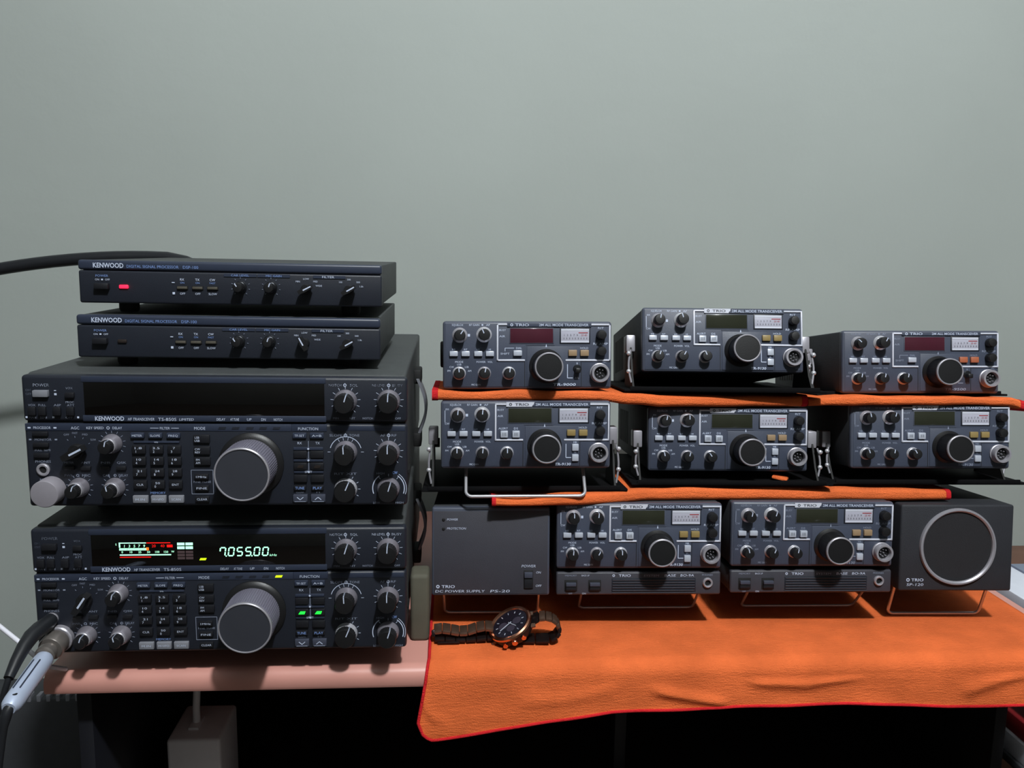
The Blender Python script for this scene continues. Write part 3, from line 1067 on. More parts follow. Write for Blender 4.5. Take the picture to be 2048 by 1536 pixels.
    part('microphone_socket', cached('tr_mic|', mic), t, (157.6, 0, 16.2))

    def let():
        mb = pan()
        T, w, d = mb.text, legend, 'ink_dim'
        y = -0.5
        T('SQUELCH', 14.5, 64.2, 2.1, w, w=11, y=y)
        T('RF GAIN', 31.2, 64.2, 2.0, w, w=10, y=y)
        T('AF', 45, 64.2, 2.0, w, w=4, y=y)
        mb.box(38.6, 40.2, -0.6, 0, 63.4, 65, w)
        for cx, cz, n in ((16.8, 54, 5), (41, 54.6, 9)):
            mb.ticks(cx, cz, 8.4, 9.8, 20, 160, n, w, 0.45)
        mb.box(24.8, 27, -0.6, 0, 52.6, 55.2, w)
        if kind != 'red':
            mb.bar(4.2, 46.5, 4.2, 58.5, 0.5, w, y=-0.6)
            T('FM', 6.4, 59.6, 1.9, w, y=y)
            T('CW', 6.4, 45.4, 1.9, w, y=y)
        for x, s in ((10.8, 'NB'), (22.6, 'RIT'), (35.2, 'LO'), (46.8, 'HI')):
            T(s, x, 39.8, 1.7, w, y=y)
        T('MODE', 16.2, 27.4, 2.0, w, w=8, y=y)
        T('POWER', 38, 27.4, 1.9, w, w=9, y=y)
        T('VOL', 47, 27.4, 1.9, w, w=5, y=y)
        for s, a in (('FM', 165), ('CW', 135), ('USB', 90), ('LSB', 45), ('AM', 15)):
            T(s, 16.2 + 10.6 * math.cos(math.radians(a)), 16.2 + 8.6 * math.sin(math.radians(a)), 1.8, w, y=y)
        for cx in (41.3, 65.9):
            mb.ticks(cx, 16.2, 7.4, 9.6, -30, 210, 9, w, 0.5)
        T('MIC GAIN', 33, 4.6, 1.8, w, w=9, y=y)
        T('BUSY', 59.5, 59.2, 2.0, w, w=6.6, y=y)
        T('AIR', 59.2, 53.0, 2.0, w, w=5.8, y=y)
        T('STEP', 130, 41.3, 1.9, w, w=8, y=y)
        T('HOLD', 142, 41.3, 1.9, w, w=8, y=y)
        T('RIT', 158.8, 61.5, 2.0, w, w=6, y=y)
        T('RF AMP', 158.6, 45.6, 2.2, w, w=15, y=y)
        T('MIC', 163, 27.0 if kind == 'red' else 5.0, 1.7, d, y=y)
        mb.prism([(102.6, 42.2), (104.2, 42.2), (103.4, 45.4)], -1.0, -0.6, w)
        T(model, 122, 4.6, 2.6, w, w=23 if kind == 'red' else 16, y=-1.1 if kind != 'red' else y - .6, bold=0.015, shear=0.1)
        mb.bar(125, 25, 125, 11.2, 0.7, w, y=-1.1)
        mb.bar(125, 11.2, 130.4, 11.2, 0.7, w, y=-1.1)
        if kind == 'red':
            T('DIAL', 76, 41.2, 1.9, w, y=y)
            T('SHIFT', 62, 35.6, 1.9, w, w=9, y=y)
            mb.bar(62, 38, 62, 41.2, 0.5, w, y=-0.6)
            mb.bar(62, 41.2, 71, 41.2, 0.5, w, y=-0.6)
            T('B', 134.8, 25.8, 2.0, w, y=-1.1)
            T('A/B', 134.6, 11.2, 2.0, w, y=-1.1)
        else:
            T('ALERT', 62, 40.6, 2.0, w, w=9.4, y=y)
            T('DS', 74.8, 40.6, 2.0, w, w=4, y=y)
            T('MR', 134.3, 26.6, 1.9, w, y=-1.1)
            T('M', 134.3, 16.4, 1.8, w, y=-1.1)
            for x in (63.0, 74.8):
                for q in (-1.4, 0, 1.4):
                    mb.box(x + q - 0.2, x + q + 0.2, -3.55, -3.3, 33.4, 36.6, 'panel_dark')
        return mb
    part('front_panel', cached('front_panel|tr%s%s%s' % (kind, model, legend), let), t)
    if side_cap:
        part('side_knob', MB().lathe([(14, 0), (14, 3), (12.5, 4)], 'rubber', 30, mtx=Matrix.Rotation(-PI / 2, 3, 'Z'), c=(1, 60, 34)), t)
    for x in (24, 146):
        pass
    return t


def small_feet(t, x0, x1, y, h, r=6):
    for x in (x0, x1):
        foot(t, x, y, -h, 1.0, r)


r1 = compact_transceiver('grey compact radio with dark red display, leftmost of the top row on orange cloth',
                         (-9.1, 843.1, 245.4, 0.004, 0.105, -0.006), 'red', 'button_brown', 'TR-9000', (0.6, -0.4, -0.1, 0.2, 0.1),
                         side_cap=True)
r2 = compact_transceiver('grey compact radio raised in a bracket and tilted back, middle of the top row',
                         (198.5, 872.9, 260.1, -0.059, 0.215, -0.004), 'green', 'button_gold', 'TR-9130', (0.2, -0.3, 0.3, 0.5, -0.4))
bracket(r2, 0.11, -21.5, 22, 24, True, True, -8, 190)
r3 = compact_transceiver('grey compact radio with reddish display and rust buttons, rightmost of the top row',
                         (421.1, 883.8, 236.0, -0.069, 0.15, -0.014), 'red', 'button_rust', 'TR-9500', (-0.8, 0.5, 0.2, 0.2, 0.2),
                         legend='ink_dim')
bracket(r3, 0.02, -3.2, 80, 34, True, False, 20, 180)
r4 = compact_transceiver('grey compact radio on a chrome wire stand, leftmost of the middle row',
                         (-10.9, 829.7, 167.2, -0.018, 0.086, -0.006), 'green', 'button_gold', 'TR-9130', (0.1, 0.1, 0, 0.1, 0))
bracket(r4, -0.012, -26.0, 40, 20, True, True, 14, 226)  # black plate run far back to deepen the shade under the set
bail(r4, 25, 145, 22, 1, -2, -27.5, 1.7)
r5 = compact_transceiver('grey compact radio between two bracket arms, middle of the middle row',
                         (207.2, 866.6, 154.6, -0.057, 0.125, -0.007), 'green', 'button_brown', 'TR-9130', (0.2, 0.0, -0.2, 0.3, -0.6))
bracket(r5, 0.03, -12.5, 14, 25, True, True, -18, 200)
r6 = compact_transceiver('grey compact radio rightmost of the middle row, above the round speaker',
                         (421.6, 852.6, 160.4, -0.060, 0.15, -0.010), 'green', 'button_gold', 'TR-9130', (-0.2, 0.3, -0.3, 0.2, -0.5),
                         legend='ink_dim')
bracket(r6, 0.055, -17.5, 46, 20, True, True, 4, 150)
r7 = compact_transceiver('grey compact radio in the bottom row beside the square power supply',
                         (106.9, 827.0, 62.4, -0.037, 0.088, -0.005), 'green', 'button_gold', 'TR-9130', (0, 0.1, 0.1, 0.5, 0))
r8 = compact_transceiver('grey compact radio in the bottom row beside the round speaker',
                         (288.0, 825.0, 63.6, -0.036, 0.093, -0.002), 'green', 'button_brown', 'TR-9130', (0.2, 0.3, -0.2, 0.4, 0.2),
                         legend='ink_dim')
for r_ in (r7, r8):
    for yy in (40, 200):
        small_feet(r_, 24, 146, yy, 3.6, 6)


# ------------------------------------------------------------------ system bases below the two bottom radios
def system_base(label, pose):
    t = thing('system_base', label, 'radio', pose, 'low bases under the bottom radios')

    def case():
        return MB().box(0.8, 169.2, 7, 238, 0.4, 23.6, 'case_grey', 1.5)
    part('case', cached('sb_case|', case), t)

    def pan():
        mb = MB().box(0, 170, 0, 9, 0, 24, 'psu_grey', 2.0, 3)
        mb.box(57, 144, -0.5, 1, 3.4, 17.5, 'panel_dark', 0.4)
        for k in range(5):
            mb.box(58, 143, -1.2, 0, 4.4 + k * 2.7, 5.4 + k * 2.7, 'psu_grey', 0.2)
        mb.box(57, 144, -0.9, 0, 2.0, 3.2, 'psu_grey')
        return mb

    def let():
        mb = pan()
        T = mb.text
        T('MEMORY', 15, 20.6, 1.7, 'ink_dim', w=12)
        T('BACK UP', 30, 20.6, 1.7, 'ink_white', w=8)
        T('OFF', 14.6, 1.8, 1.6, 'ink_dim')
        T('ON', 28.5, 1.8, 1.8, 'ink_white')
        mb.arc(59, 20.4, 1.0, 0, 360, 0.7, 'ink_white')
        T('TRIO', 70.5, 20.4, 2.6, 'ink_white', w=12.5, bold=0.012)
        T('SYSTEM', 98, 20.2, 2.2, 'ink_dim', w=16, shear=0.12)
        T('BASE', 117.5, 20.4, 2.5, 'ink_white', w=12, shear=0.12)
        T('BO-9A', 135, 20.4, 2.5, 'ink_white', w=14, shear=0.12)
        T('PHONES', 156, 20.8, 1.9, 'ink_dim', w=11)
        return mb
    part('front_panel', cached('front_panel|sb', let), t)
    for x in (15, 39.5):
        part('rocker_switch', cached('sb_sw|', lambda: MB().box(-6.6, 6.6, -0.5, 1, -6, 6, 'groove_black', 0.4)
                                     .box(-5.2, 5.2, -2.6, 0, -4.6, 0, 'button_black', 0.5).box(-5.2, 5.2, -3.8, 0, 0, 3.6, 'switch_blue', 0.5)),
             t, (x, 0, 10))
    part('headphone_jack', cached('sb_jack|', lambda: MB().lathe([(5.2, 0), (5.2, 2), (4.4, 3), (3.2, 2.6), (3.0, -1)], 'satin_metal', 28, close=False)
                                  .lathe([(3.2, 0.3), (3.0, 0.5)], 'groove_black', 20)), t, (156.2, 0, 12.8))
    for x in (26, 144):
        foot(t, x, 205, -22.0, 0.6, 8)
    bail(t, 30, 156, 24, 1, 60, -33.2, 1.4)
    return t


system_base('low grey base with rocker switches under the radio beside the power supply', (107.4, 826.3, 34.4, -0.037, 0.088, -0.006))
system_base('low grey base with rocker switches under the radio beside the speaker', (288.9, 824.7, 35.0, -0.036, 0.093, -0.005))

# ------------------------------------------------------------------ power supply
ps = thing('power_supply', 'square grey power supply at the left end of the bottom row', 'power supply',
           (-19.8, 829.3, 34.4, -0.038, 0.105, -0.005))
part('case', MB().box(0.6, 119.4, 7, 236, 0.4, 90.6, 'case_grey', 2.0), ps)
mb = MB().box(0, 120, 0, 9, 0, 91, 'bezel_grey', 2.2, 3).box(2, 118, -0.4, 2, 2, 87, 'psu_grey', 0.3)
mb.text('POWER', 15.2, 78.6, 2.2, 'ink_white', w=11, shear=0.2, al='L', y=-0.6)
mb.text('PROTECTION', 15.2, 69.4, 2.2, 'ink_white', w=19.5, shear=0.2, al='L', y=-0.6)
mb.text('POWER', 98.5, 30.6, 2.7, 'ink_white', w=14.5, shear=0.2, y=-0.6)
mb.text('ON', 108.8, 24.0, 2.3, 'ink_white', w=5, shear=0.2, y=-0.6)
mb.text('OFF', 109.0, 10.2, 2.3, 'ink_white', w=6, shear=0.2, y=-0.6)
mb.arc(6.2, 9.6, 1.3, 0, 360, 0.9, 'ink_white', y=-0.6)
mb.text('TRIO', 10.0, 9.6, 2.9, 'ink_white', w=13.5, al='L', y=-0.6, bold=0.012)
mb.text('DC POWER SUPPLY', 3.6, 4.8, 2.5, 'ink_white', w=50.5, al='L', y=-0.6, shear=0.1)
mb.text('PS-20', 59.5, 4.8, 2.6, 'ink_white', w=20, al='L', y=-0.6, shear=0.1)
part('front_panel', mb, ps)
for z in (78.4, 69.0):
    part('indicator_light', MB().lathe([(1.6, 0.2), (1.6, 0.9), (1.0, 1.4)], 'groove_black', 16), ps, (11.8, 0, z))
sw = part('rocker_switch', MB().box(-5, 5, -0.7, 1, -10, 10, 'groove_black', 0.6).box(-4.2, 4.2, -2.2, 0, -8.6, 2.4, 'button_black', 0.5), ps, (98.4, 0, 16.4))
part('rocker_top', MB().box(-4.2, 4.2, -4.0, 0, 2.6, 8.2, 'switch_blue', 0.6), sw)
for x in (24, 96):
    foot(ps, x, 205, -18.6, 0.6, 8)
bail(ps, 11, 111, 22, 1, 50, -33.2, 1.5)

# ------------------------------------------------------------------ extension speaker
sp = thing('speaker', 'dark square speaker with round chrome-ringed grille at right end of bottom row', 'speaker',
           (469.1, 822.1, 35.8, -0.036, 0.102, -0.001))
part('speaker_ring', MB().lathe([(40.6, 0), (40.6, 2.2), (40.0, 3.4), (38.4, 3.6), (37.0, 2.4), (36.6, 0.4)], 'satin_metal', 72, close=False), sp, (60.6, 0, 47.6))
g = MB().lathe([(37.2, 0.2), (37.0, 0.8), (30, 1.1), (12, 1.3)], 'grille_black', 64)
part('grille', g, sp, (60.6, 0, 47.6))
mb = MB().box(0, 120.6, 0, 180, 0, 91.8, 'speaker_dark', 2.4, 3)
mb.arc(9.4, 12.0, 1.4, 0, 360, 0.9, 'ink_white', y=-0.2)
mb.text('TRIO', 13, 12.0, 3.0, 'ink_white', w=13, al='L', bold=0.012)
mb.text('SP-120', 8.0, 7.0, 2.8, 'ink_white', w=18, al='L', shear=0.1)
part('cabinet', mb, sp)
for x in (24, 98):
    foot(sp, x, 150, -25.5, 0.6, 8)
foot(sp, 100, 44, -8, 0.6, 9)
bail(sp, 8, 110, 24, 1, 40, -36.5, 1.7)


# ------------------------------------------------------------------ orange cloths
def smooth(a, b, x):
    k = max(0, min(1, (x - a) / (b - a)))
    return k * k * (3 - 2 * k)


def interp(tab, x):
    if x <= tab[0][0]:
        return tab[0][1]
    for (a, va), (b, vb) in zip(tab, tab[1:]):
        if x <= b:
            return va + (vb - va) * (x - a) / (b - a)
    return tab[-1][1]


def folded_cloth(label, x0, x1, ztab, ytab, ttab, tilt, depth, nx=90, seed=0):
    """a folded cloth lying on a row of sets: rounded fold to the front"""
    n = 10

    def ring(x, grow=0.0):
        z0, yf, t = interp(ztab, x), interp(ytab, x), interp(ttab, x)
        z0 += 0.5 * noise.noise((x * 0.03, seed, 0)) * 1.2
        t += noise.noise((x * 0.022, seed, 5)) * 2.6
        yf += noise.noise((x * 0.02, seed, 9)) * 1.6
        P = []
        r = t / 2
        P.append((x, yf + depth, z0 - depth * tilt - grow))
        P.append((x, yf + depth * 0.5, z0 - depth * 0.5 * tilt - grow))
        for k in range(n + 1):
            a = -PI / 2 - PI * k / n
            rr = r + grow
            crease = 1 - 0.14 * math.exp(-((k - n * 0.56) / 0.9) ** 2)
            P.append((x, yf + r + rr * math.cos(a) * crease, z0 + r + rr * math.sin(a)))
        P.append((x, yf + depth * 0.5, z0 + t - depth * 0.5 * tilt + grow))
        P.append((x, yf + depth, z0 + t - depth * tilt + grow))
        return P
    mb = MB()
    rings = [ring(x0 + (x1 - x0) * i / nx) for i in range(nx + 1)]
    k = len(rings[0])
    vs = [p for r in rings for p in r]
    fs = []
    for i in range(nx):
        for j in range(k):
            j2 = (j + 1) % k
            fs.append((i * k + j, i * k + j2, (i + 1) * k + j2, (i + 1) * k + j))
    fs += [tuple(range(k)), tuple(nx * k + j for j in reversed(range(k)))]
    mb.faces(vs, fs, 'orange_cloth')
    t = thing('folded_cloth', label, 'cloth', me=mb, group='folded orange cloths between the rows of radios')
    return t, ring


def stitched_end(t, ring, xa, xb):
    mb = MB()
    n = 4
    rs = [ring(xa + (xb - xa) * i / n, 0.5) for i in range(n + 1)]
    k = len(rs[0])
    vs = [p for r in rs for p in r]
    fs = []
    for i in range(n):
        for j in range(k):
            j2 = (j + 1) % k
            fs.append((i * k + j, i * k + j2, (i + 1) * k + j2, (i + 1) * k + j))
    fs += [tuple(range(k)), tuple(n * k + j for j in reversed(range(k)))]
    mb.faces(vs, fs, 'red_stitch')
    part('stitched_edge', mb, t, label='red stitched edge')


c_mid, rg = folded_cloth('long folded orange cloth lying on the bottom row under the middle row of radios', 41, 528,
                         ((41, 132.0), (105, 130.4), (150, 128.6), (300, 128.8), (470, 127.0), (528, 128.0)),
                         ((41, 817), (120, 822), (200, 842), (528, 842)), ((41, 7), (100, 8.5), (150, 12.5), (420, 13), (528, 10)), 0.095, 190, seed=3)
stitched_end(c_mid, rg, 40, 44)
stitched_end(c_mid, rg, 524, 529)
c_left, rg = folded_cloth('folded orange cloth under the two leftmost radios of the top row', -19, 374,
                          ((-19, 234.6), (150, 234.4), (175, 229), (215, 224.6), (374, 224.4)),
                          ((-19, 838), (150, 840), (200, 858), (374, 864)), ((-19, 9.5), (150, 10), (210, 12.4), (374, 11)), 0.10, 185, seed=11)
stitched_end(c_left, rg, -20, -14)
stitched_end(c_left, rg, 369, 375)
c_right, rg = folded_cloth('folded orange cloth under the rightmost radio of the top row', 378, 606,
                           ((378, 224.0), (400, 226.4), (440, 228.2), (560, 229.2), (590, 228), (606, 223)),
                           ((378, 868), (420, 852), (606, 848)), ((378, 8), (410, 9.6), (560, 8.6), (606, 10)), 0.125, 190, seed=21)
stitched_end(c_right, rg, 600, 607)


# the big cloth over the desk
def big_cloth():
    XL, XR = -21.0, 636.0
    R = 15.0
    yb = 1120.0
    bot = ((-33, -76), (-10, -81), (47, -72), (95, -64.5), (158, -56), (292, -53), (392, -51.7), (495, -57.9), (573, -58.6), (636, -57))
    nx, n1, n2, n3 = 170, 26, 10, 32
    rows = []

    def pt(u, j):
        x = XL + (XR - XL) * u
        L = -interp(bot, x) + TZ + 0.4 - R
        fade = 1.0
        if j <= n1:
            s = j / n1
            y = yb + (DESK_FRONT + R - yb) * (s ** 0.8)
            z = TZ + 0.4 + 0.8 * smooth(0.8, 1.0, s ** 0.8)
            near = smooth(0.70, 0.86, s ** 0.8) * (1 - smooth(0.93, 1.0, s ** 0.8))
            z += near * (1.2 + 1.6 * noise.noise((x * 0.012, y * 0.03, 2.0))) * (1 if y < 830 else 0.3)
            dx = 0
        elif j <= n1 + n2:
            a = PI / 2 + (PI / 2) * (j - n1) / n2
            y = DESK_FRONT + R + (R + 1.2) * math.cos(a)
            z = TZ + 0.4 - R + (R + 0.8) * math.sin(a)
            dx = -3 * (j - n1) / n2
        else:
            s = (j - n1 - n2) / n3
            xl = x - XL
            rc = 16.0
            Lc = L - (rc - math.sqrt(max(0, rc * rc - (rc - xl) ** 2)) if xl < rc else 0)
            z = TZ + 0.4 - R - Lc * s
            # folds hanging off the edge
            f = 0
            h = (1 - s) * Lc
            for tab_, am, wd in ((((190, 19), (203, 15), (240, 7), (280, -1)), 5.0, 5.0), (((285, 24), (300, 20), (350, 16), (392, 23), (420, 30)), 4.5, 6.0),
                                 (((500, 8), (520, 12), (572, 30), (600, 38)), 5.0, 8.0), (((60, 20), (110, 14), (170, 18)), 2.2, 7.0),
                                 (((-30, 30), (-15, 20), (10, 8)), 2.5, 6.0), (((395, 34), (440, 30), (500, 36)), 3.0, 8.0)):
                a0, a1 = tab_[0][0], tab_[-1][0]
                win = smooth(a0, a0 + 22, x) * (1 - smooth(a1 - 22, a1, x))
                q = (h - interp(tab_, x) - wd * 0.8) / wd
                f += am * win * math.exp(-q * q)
            f *= smooth(0, 0.25, s)
            y = DESK_FRONT - 1.2 - f * 0.8 - 3.0 * s + 2.0 * s * noise.noise((x * 0.02, z * 0.05, 7))
            dx = -3 - 7 * s * max(0, 1 - xl / 60)
        return (x + dx, y, z)
    J = n1 + n2 + n3
    grid = [[pt(i / nx, j) for j in range(J + 1)] for i in range(nx + 1)]
    vs = [p for r in grid for p in r]
    fs = []
    for i in range(nx):
        for j in range(J):
            fs.append((i * (J + 1) + j, i * (J + 1) + j + 1, (i + 1) * (J + 1) + j + 1, (i + 1) * (J + 1) + j))
    mb = MB()
    mb.faces(vs, fs, 'orange_cloth')
    t = thing('desk_cloth', 'big orange cloth with red stitched edge hanging over the desk front', 'cloth', me=mb)
    sm = t.modifiers.new('thickness', 'SOLIDIFY')
    sm.thickness = 0.0011
    sm.offset = 1
    edge = [grid[0][j] for j in range(0, J + 1)] + [grid[i][J] for i in range(1, nx + 1)]
    e2 = []
    for k, p in enumerate(edge):
        e2.append(Vector(p) + Vector((0.0, -0.3, 0.3)))
    st = MB()
    st.tube(e2, 1.5, 'red_stitch', 8)
    part('stitched_edge', st, t, label='red overlocked edge')
    return t


big_cloth()

# a stray folded corner of cloth poking out under the middle radio
tab = MB()
tab.box(-8, 8, -6, 14, 0, 3.4, 'orange_cloth', 1.4)
thing('cloth_tuft', 'small orange cloth corner poking out below the middle radio of the middle row', 'cloth', (349, 862, 146.2, -0.5, 0.1, 0.12), me=tab)


# ------------------------------------------------------------------ wristwatch
def watch():
    t = thing('wristwatch', 'bronze and black wristwatch lying on the orange desk cloth', 'watch', (64.5, 809, -4.6, 0, 0, 0))
    n = Vector((-0.45, -0.25, 0.86)).normalized()
    q12 = Vector((0.93, -0.05, 0.40))
    q12 = (q12 - n * q12.dot(n)).normalized()
    q3 = q12.cross(n)     # towards the crown side
    # rotation taking lathe axis (-y -> outward) to n
    R3 = Matrix((q12, -n, q3)).transposed() * 1.1
    c = n * 11.0 + Vector((-0.5, 0, 8.4))
    mbx = MB().lathe([(17.5, -10), (19.6, -8), (20.4, -5), (20.4, -1.5), (19.6, -0.5)], 'watch_dark', 56, c=c, mtx=R3)
    # lugs
    for s in (-1, 1):
        for e in (-1, 1):
            p = c + q12 * (19.5 * s) + q3 * (9 * e) - n * 4
            mbx.tube([p - q12 * 6 * s, p + q12 * 4 * s - n * 3], [3.4, 2.2], 'watch_bronze', 8)
    case = part('watch_case', mbx, t)
    part('bezel', MB().lathe([(20.0, -1.5), (21.0, -0.6), (20.6, 1.2), (19.2, 2.2), (17.4, 1.6), (16.8, 0.4)], 'watch_rose', 60, c=c, mtx=R3, close=False), case,
         label='rose gold bezel')
    dial = MB().lathe([(17.0, 0.2), (16.8, 0.6), (8, 0.65)], 'watch_dial', 48, c=c, mtx=R3)
    for (a, b, r) in ((7.5, 0, 4.2), (-7.5, 0, 4.2), (0, 7.2, 4.0)):
        cc = c + q12 * a + q3 * b
        dial.lathe([(r, 0.6), (r, 0.9), (r - 0.7, 0.95)], 'subdial', 28, c=cc, mtx=R3)
    d = part('watch_face', dial, case, label='black chronograph face')
    marks = MB()
    for k in range(12):
        a = 2 * PI * k / 12
        rd = q12 * math.cos(a) + q3 * math.sin(a)
        p = c + rd * 14.4 + n * 0.9
        marks.tube([p - rd * 1.4, p + rd * 0.9], 0.38, 'button_silver', 6)
    for a, l in ((0.9, 9), (2.7, 12.5)):
        rd = q12 * math.cos(a) + q3 * math.sin(a)
        marks.tube([c + n * 1.3 - rd * 2, c + n * 1.3 + rd * l], 0.42, 'button_silver', 6)
    part('hands_and_markers', marks, case)
    R4 = Matrix((q12, -q3, n)).transposed()
    part('crown', MB().lathe([(3.2, 0), (3.2, 4), (2.6, 4.8)], 'watch_rose', 20, c=c + q3 * 20 - n * 4.5, mtx=R4), case)
    for s in (-1, 1):
        part('pusher', MB().lathe([(1.7, 0), (1.7, 3), (2.4, 3.2), (2.4, 5)], 'watch_rose', 16, c=c + q3 * 18 + q12 * (10 * s) - n * 4.5, mtx=R4), case)
    # bracelet links
    br = MB()

    def link(p, q, w, th, m):
        p, q = Vector(p), Vector(q)
        ax = (q - p)
        L = ax.length
        ax.normalize()
        side = Vector((0.02, 1, 0))
        side = (side - ax * side.dot(ax)).normalized()
        upv = ax.cross(side)
        b = bmesh.new()
        bmesh.ops.create_cube(b, size=1)
        for v in b.verts:
            v.co = Vector((v.co.x * L * 0.94, v.co.y * w, v.co.z * th))
        bmesh.ops.bevel(b, geom=b.edges[:], offset=0.7, segments=2, profile=0.5, affect='EDGES')
        mid = (p + q) / 2
        for v in b.verts:
            v.co = mid + ax * v.co.x + side * v.co.y + upv * v.co.z
        br.join(b, m)
    # left run: two layers, gently waved
    N = 7
    top = [(-22 - 60 * k / N, 4.5, 12.0 - 2.6 * smooth(0, 0.5, k / N) + 1.8 * math.sin(k * 1.3)) for k in range(N + 1)]
    low = [(-8 - 73 * k / N, 2.0, 3.0 + 0.8 * math.sin(k * 1.1)) for k in range(N + 1)]
    for k in range(N):
        link(top[k], top[k + 1], 19, 3.6, 'watch_bronze')
        link(low[k], low[k + 1], 19, 3.6, 'watch_dark')
    link(top[N], low[N], 18, 3.4, 'watch_dark')
    # right run: an arc curling down from the case to the cloth
    arc = []
    for k in range(8):
        a = PI * 0.62 - PI * 1.0 * k / 7
        arc.append((29 + 15 * math.cos(a), -1 - 0.6 * k, 14 + 11.5 * math.sin(a)))
    link((15, 0, 19), arc[0], 18.5, 3.6, 'watch_dark')
    for k in range(7):
        link(arc[k], arc[k + 1], 18.5, 3.6, 'watch_bronze' if k in (0, 1, 2, 3) else 'watch_dark')
    link((20, -4, 2.6), (arc[7][0], arc[7][1], arc[7][2]), 18.5, 3.2, 'watch_dark')
    link((4, -3, 2.4), (20, -4, 2.6), 18.5, 3.2, 'watch_dark')
    link((-8, -1, 2.6), (4, -3, 2.4), 18.5, 3.2, 'watch_dark')
    b_ = part('bracelet', br, t)
    part('clasp', MB().box(-78, -56, -8.5, 12, 0.2, 2.2, 'watch_dark', 0.6), b_)
    return t


watch()

# ------------------------------------------------------------------ plugs, cables and rod on the left
mp = thing('microphone_plug', 'silver microphone plug with white body on the lit transceiver', 'plug', (-351.0, 744.2, 32.8, 0, 0, 0))
p0 = Vector((0, 0, 0))
ax = Vector((-0.02, -1, -0.10)).normalized()
ROT = Vector((0, -1, 0)).rotation_difference(ax).to_matrix()
part('coupling_ring', MB().lathe([(10.5, 0), (11, 2), (11, 13), (10, 14.5), (7, 15)], 'nickel', 36, mtx=ROT), mp)
part('collar', MB().lathe([(6.8, 14), (6.8, 18), (8.4, 19), (8.4, 24), (7, 25), (7, 28)], 'nickel', 30, mtx=ROT), mp)
ax2 = Vector((0.03, -1, -0.14)).normalized()
ROT2 = Vector((0, -1, 0)).rotation_difference(ax2).to_matrix()
body = MB().lathe([(6.4, 26), (7.6, 28), (8.0, 32), (8.0, 84), (7.4, 90), (5.2, 94)], 'plug_silver', 36, mtx=ROT2)
for s in (-2.6, 2.6):
    body.box(s - 0.5, s + 0.5, -78, -40, 7.2, 8.3, 'panel_frame', 0.2, rot=ROT2, about=(0, 0, 0))
bd = part('plug_body', body, mp, label='pale silver white plug body')
part('screw', MB().lathe([(2.2, -0.4), (2.2, 0.5), (1.4, 0.8)], 'dark_metal', 16, mtx=Matrix.Rotation(-PI / 2, 3, 'X'), c=ax2 * 86 + Vector((1.5, 0, 6.9))), bd)
mic_cab = [ax2 * 92]
for k in range(1, 16):
    s = k / 15
    mic_cab.append(ax2 * 92 + Vector((-8 * s - 40 * s * s, -30 * s + 25 * s * s, -4 * s - 330 * s * s)))
part('plug_cable', MB().tube(mic_cab, [4.2] * 3 + [3.2] * 13, 'cable_black', 12), mp)

hp = thing('headphone_plug', 'black headphone plug with cable beside the silver microphone plug', 'plug', (-357.2, 747.6, 50.8, 0, 0, 0))
part('plug_tip', MB().lathe([(3.0, -6), (3.0, 2)], 'satin_metal', 20), hp)
pts = [(0, 0, 0), (-0.2, -8, -0.2), (-2, -17, -0.8), (-4.6, -27, -3), (-6.2, -38, -8), (-7.0, -50, -15), (-7.4, -62, -23)]
part('plug_boot', MB().tube(pts, [6.2, 6.6, 7.0, 6.6, 5.8, 5.0, 4.0], 'cable_black', 16), hp)
cab = [(-7.3, -59, -21)]
for k in range(1, 16):
    s = k / 15
    cab.append((-7.3 - 14 * s - 80 * s * s, -59 - 34 * s + 30 * s * s, -21 - 46 * s - 330 * s * s))
part('plug_cable', MB().tube(cab, 2.6, 'cable_black', 10), hp)

rod = MB().tube([(-470, 772, 92), (-440, 768, 64), (-410.7, 765, 37.3), (-390, 754, 28), (-369.6, 742, 18.5), (-362, 748, 6), (-358, 757, 0), (-356, 766, -5.8)], 2.1, 'white_plastic', 12)
thing('white_cable', 'thin white cord slanting in from the left behind the plugs', 'cable', me=rod)

pts = []
for k in range(30):
    x = -900 + 530 * k / 29
    u = (x + 375) / 168.0
    pts.append((x, 1075, 369.0 - 16.5 * abs(u) ** 1.9 if u > -1.8 else 318.6 - 20 * (-u - 1.8)))
pts += [(-345, 1072, 368.4), (-322, 1068, 364), (-302, 1063, 356), (-294, 1056, 350), (-294, 1044, 348)]
thing('coaxial_cable', 'thick black cable arching in from the left behind the topmost signal processor', 'cable',
      me=MB().tube(pts, 7.4, 'cable_black', 16))

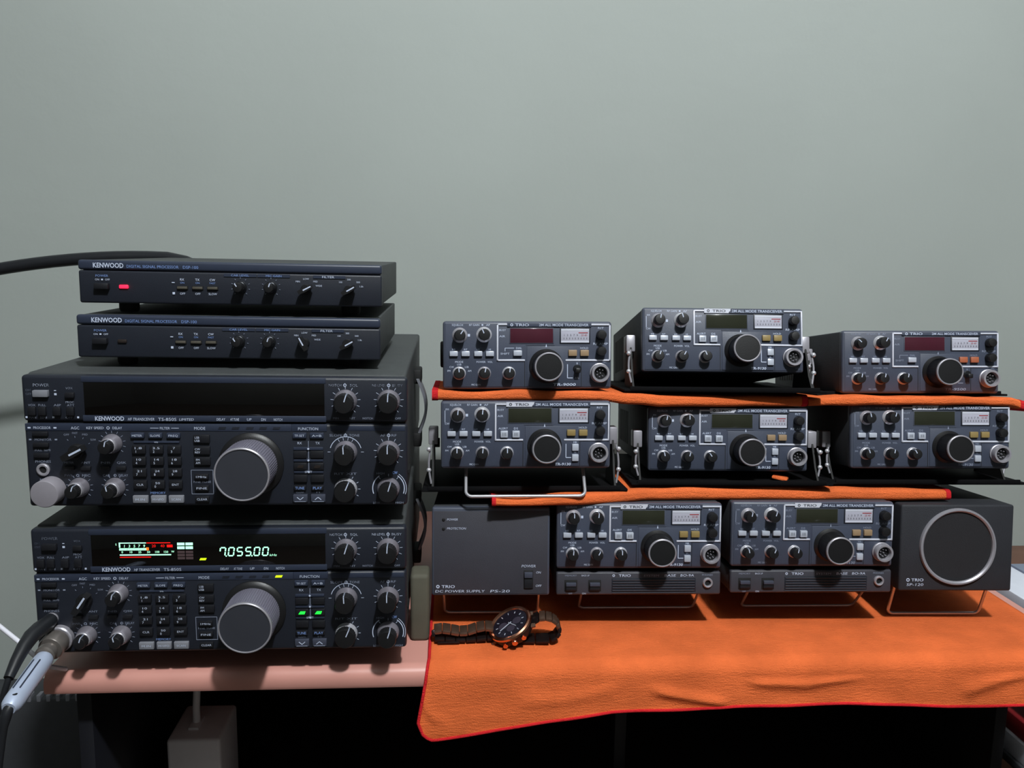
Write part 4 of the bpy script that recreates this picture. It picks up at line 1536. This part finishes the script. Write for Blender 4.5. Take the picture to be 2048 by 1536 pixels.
# ------------------------------------------------------------------ things below and beside the desk
ad = thing('power_adapter', 'white power adapter box standing in the dark below the desk', 'adapter', (-316, 900, TZ - 252, 0, 0, 0))
part('adapter_body', MB().box(0, 59, 0, 76, 0, 99, 'adapter_white', 4, 3), ad)
mbc = MB().box(18, 30, 20, 46, 98, 102, 'adapter_white', 1)
part('adapter_cord', mbc.tube([(24, 34, 99), (24, 34, 118), (25, 36, 140), (29, 42, 160), (38, 56, 184), (52, 84, 208), (64, 130, 222), (70, 200, 226)], 4.2,
                              'adapter_white', 12), ad)

tw = thing('wall_heater', 'dark grey ribbed heater standing against the wall left of the desk', 'heater', (-800, 1238, -750, 0, 0, 0))
part('heater_body', MB().box(0, 262, 0, 68, 0, 457, 'tower_grey', 4, 2), tw)
for k in range(8):
    part('vent_rib', cached('vent_rib|', lambda: MB().box(-3, 3, -2, 12, -4, 7, 'button_grey', 1.0)), tw, (140 + k * 14, 2, 456))

ol = MB()
ol.box(-9, 10, 0, 30, 0, 70, 'olive_grey', 4, 3)
thing('olive_pouch', 'olive grey pouch standing between the left stack and the power supply', 'pouch', (-32.0, 815, TZ, 0, 0, 0), me=ol)

sd = thing('side_cabinet', 'brown wooden cabinet against the wall behind the speaker at the right edge', 'cabinet', (730, 1120, -750, 0, 0, 0))
part('cabinet_body', MB().box(0, 420, 10, 186, 0, 640, 'wood_brown', 3), sd)
part('cabinet_top', MB().box(-8, 430, 0, 188, 640, 659, 'wood_brown', 3), sd)

cart = thing('side_table', 'low grey side table holding the white box right of the desk', 'table', (658, 800, -750, 0, 0, 0))
part('tabletop', MB().box(0, 300, 0, 260, 692, 706, 'tower_grey', 2), cart)
for x in (4, 280):
    for y in (6, 238):
        part('leg', MB().box(x, x + 16, y, y + 16, 0, 692, 'tower_grey', 1.5), cart)
part('lower_shelf', MB().box(2, 298, 4, 256, 540, 550, 'tower_grey', 1.5), cart)
wb = thing('white_box', 'flat white box beside the desk at the right edge', 'box', (672, 812, -44, 0, 0, 0))
part('box_body', MB().box(0, 250, 0, 205, 0, 31, 'paper_white', 2), wb)
part('box_lid', MB().box(54, 248, 2, 203, 31, 34, 'lid_blue', 1), wb, label='blue grey lid panel')
thing('red_folder', 'dark red folder lying under the side table at the right edge', 'folder', (668, 812, -176, 0, 0, 0), me=MB().box(0, 230, 0, 210, 0, 22, 'paper_red', 2))
thing('paper_stack', 'stack of white paper below the red folder at the right edge', 'paper', (664, 808, -200, 0, 0, 0), me=MB().box(0, 240, 0, 220, 0, 24, 'paper_white', 1))
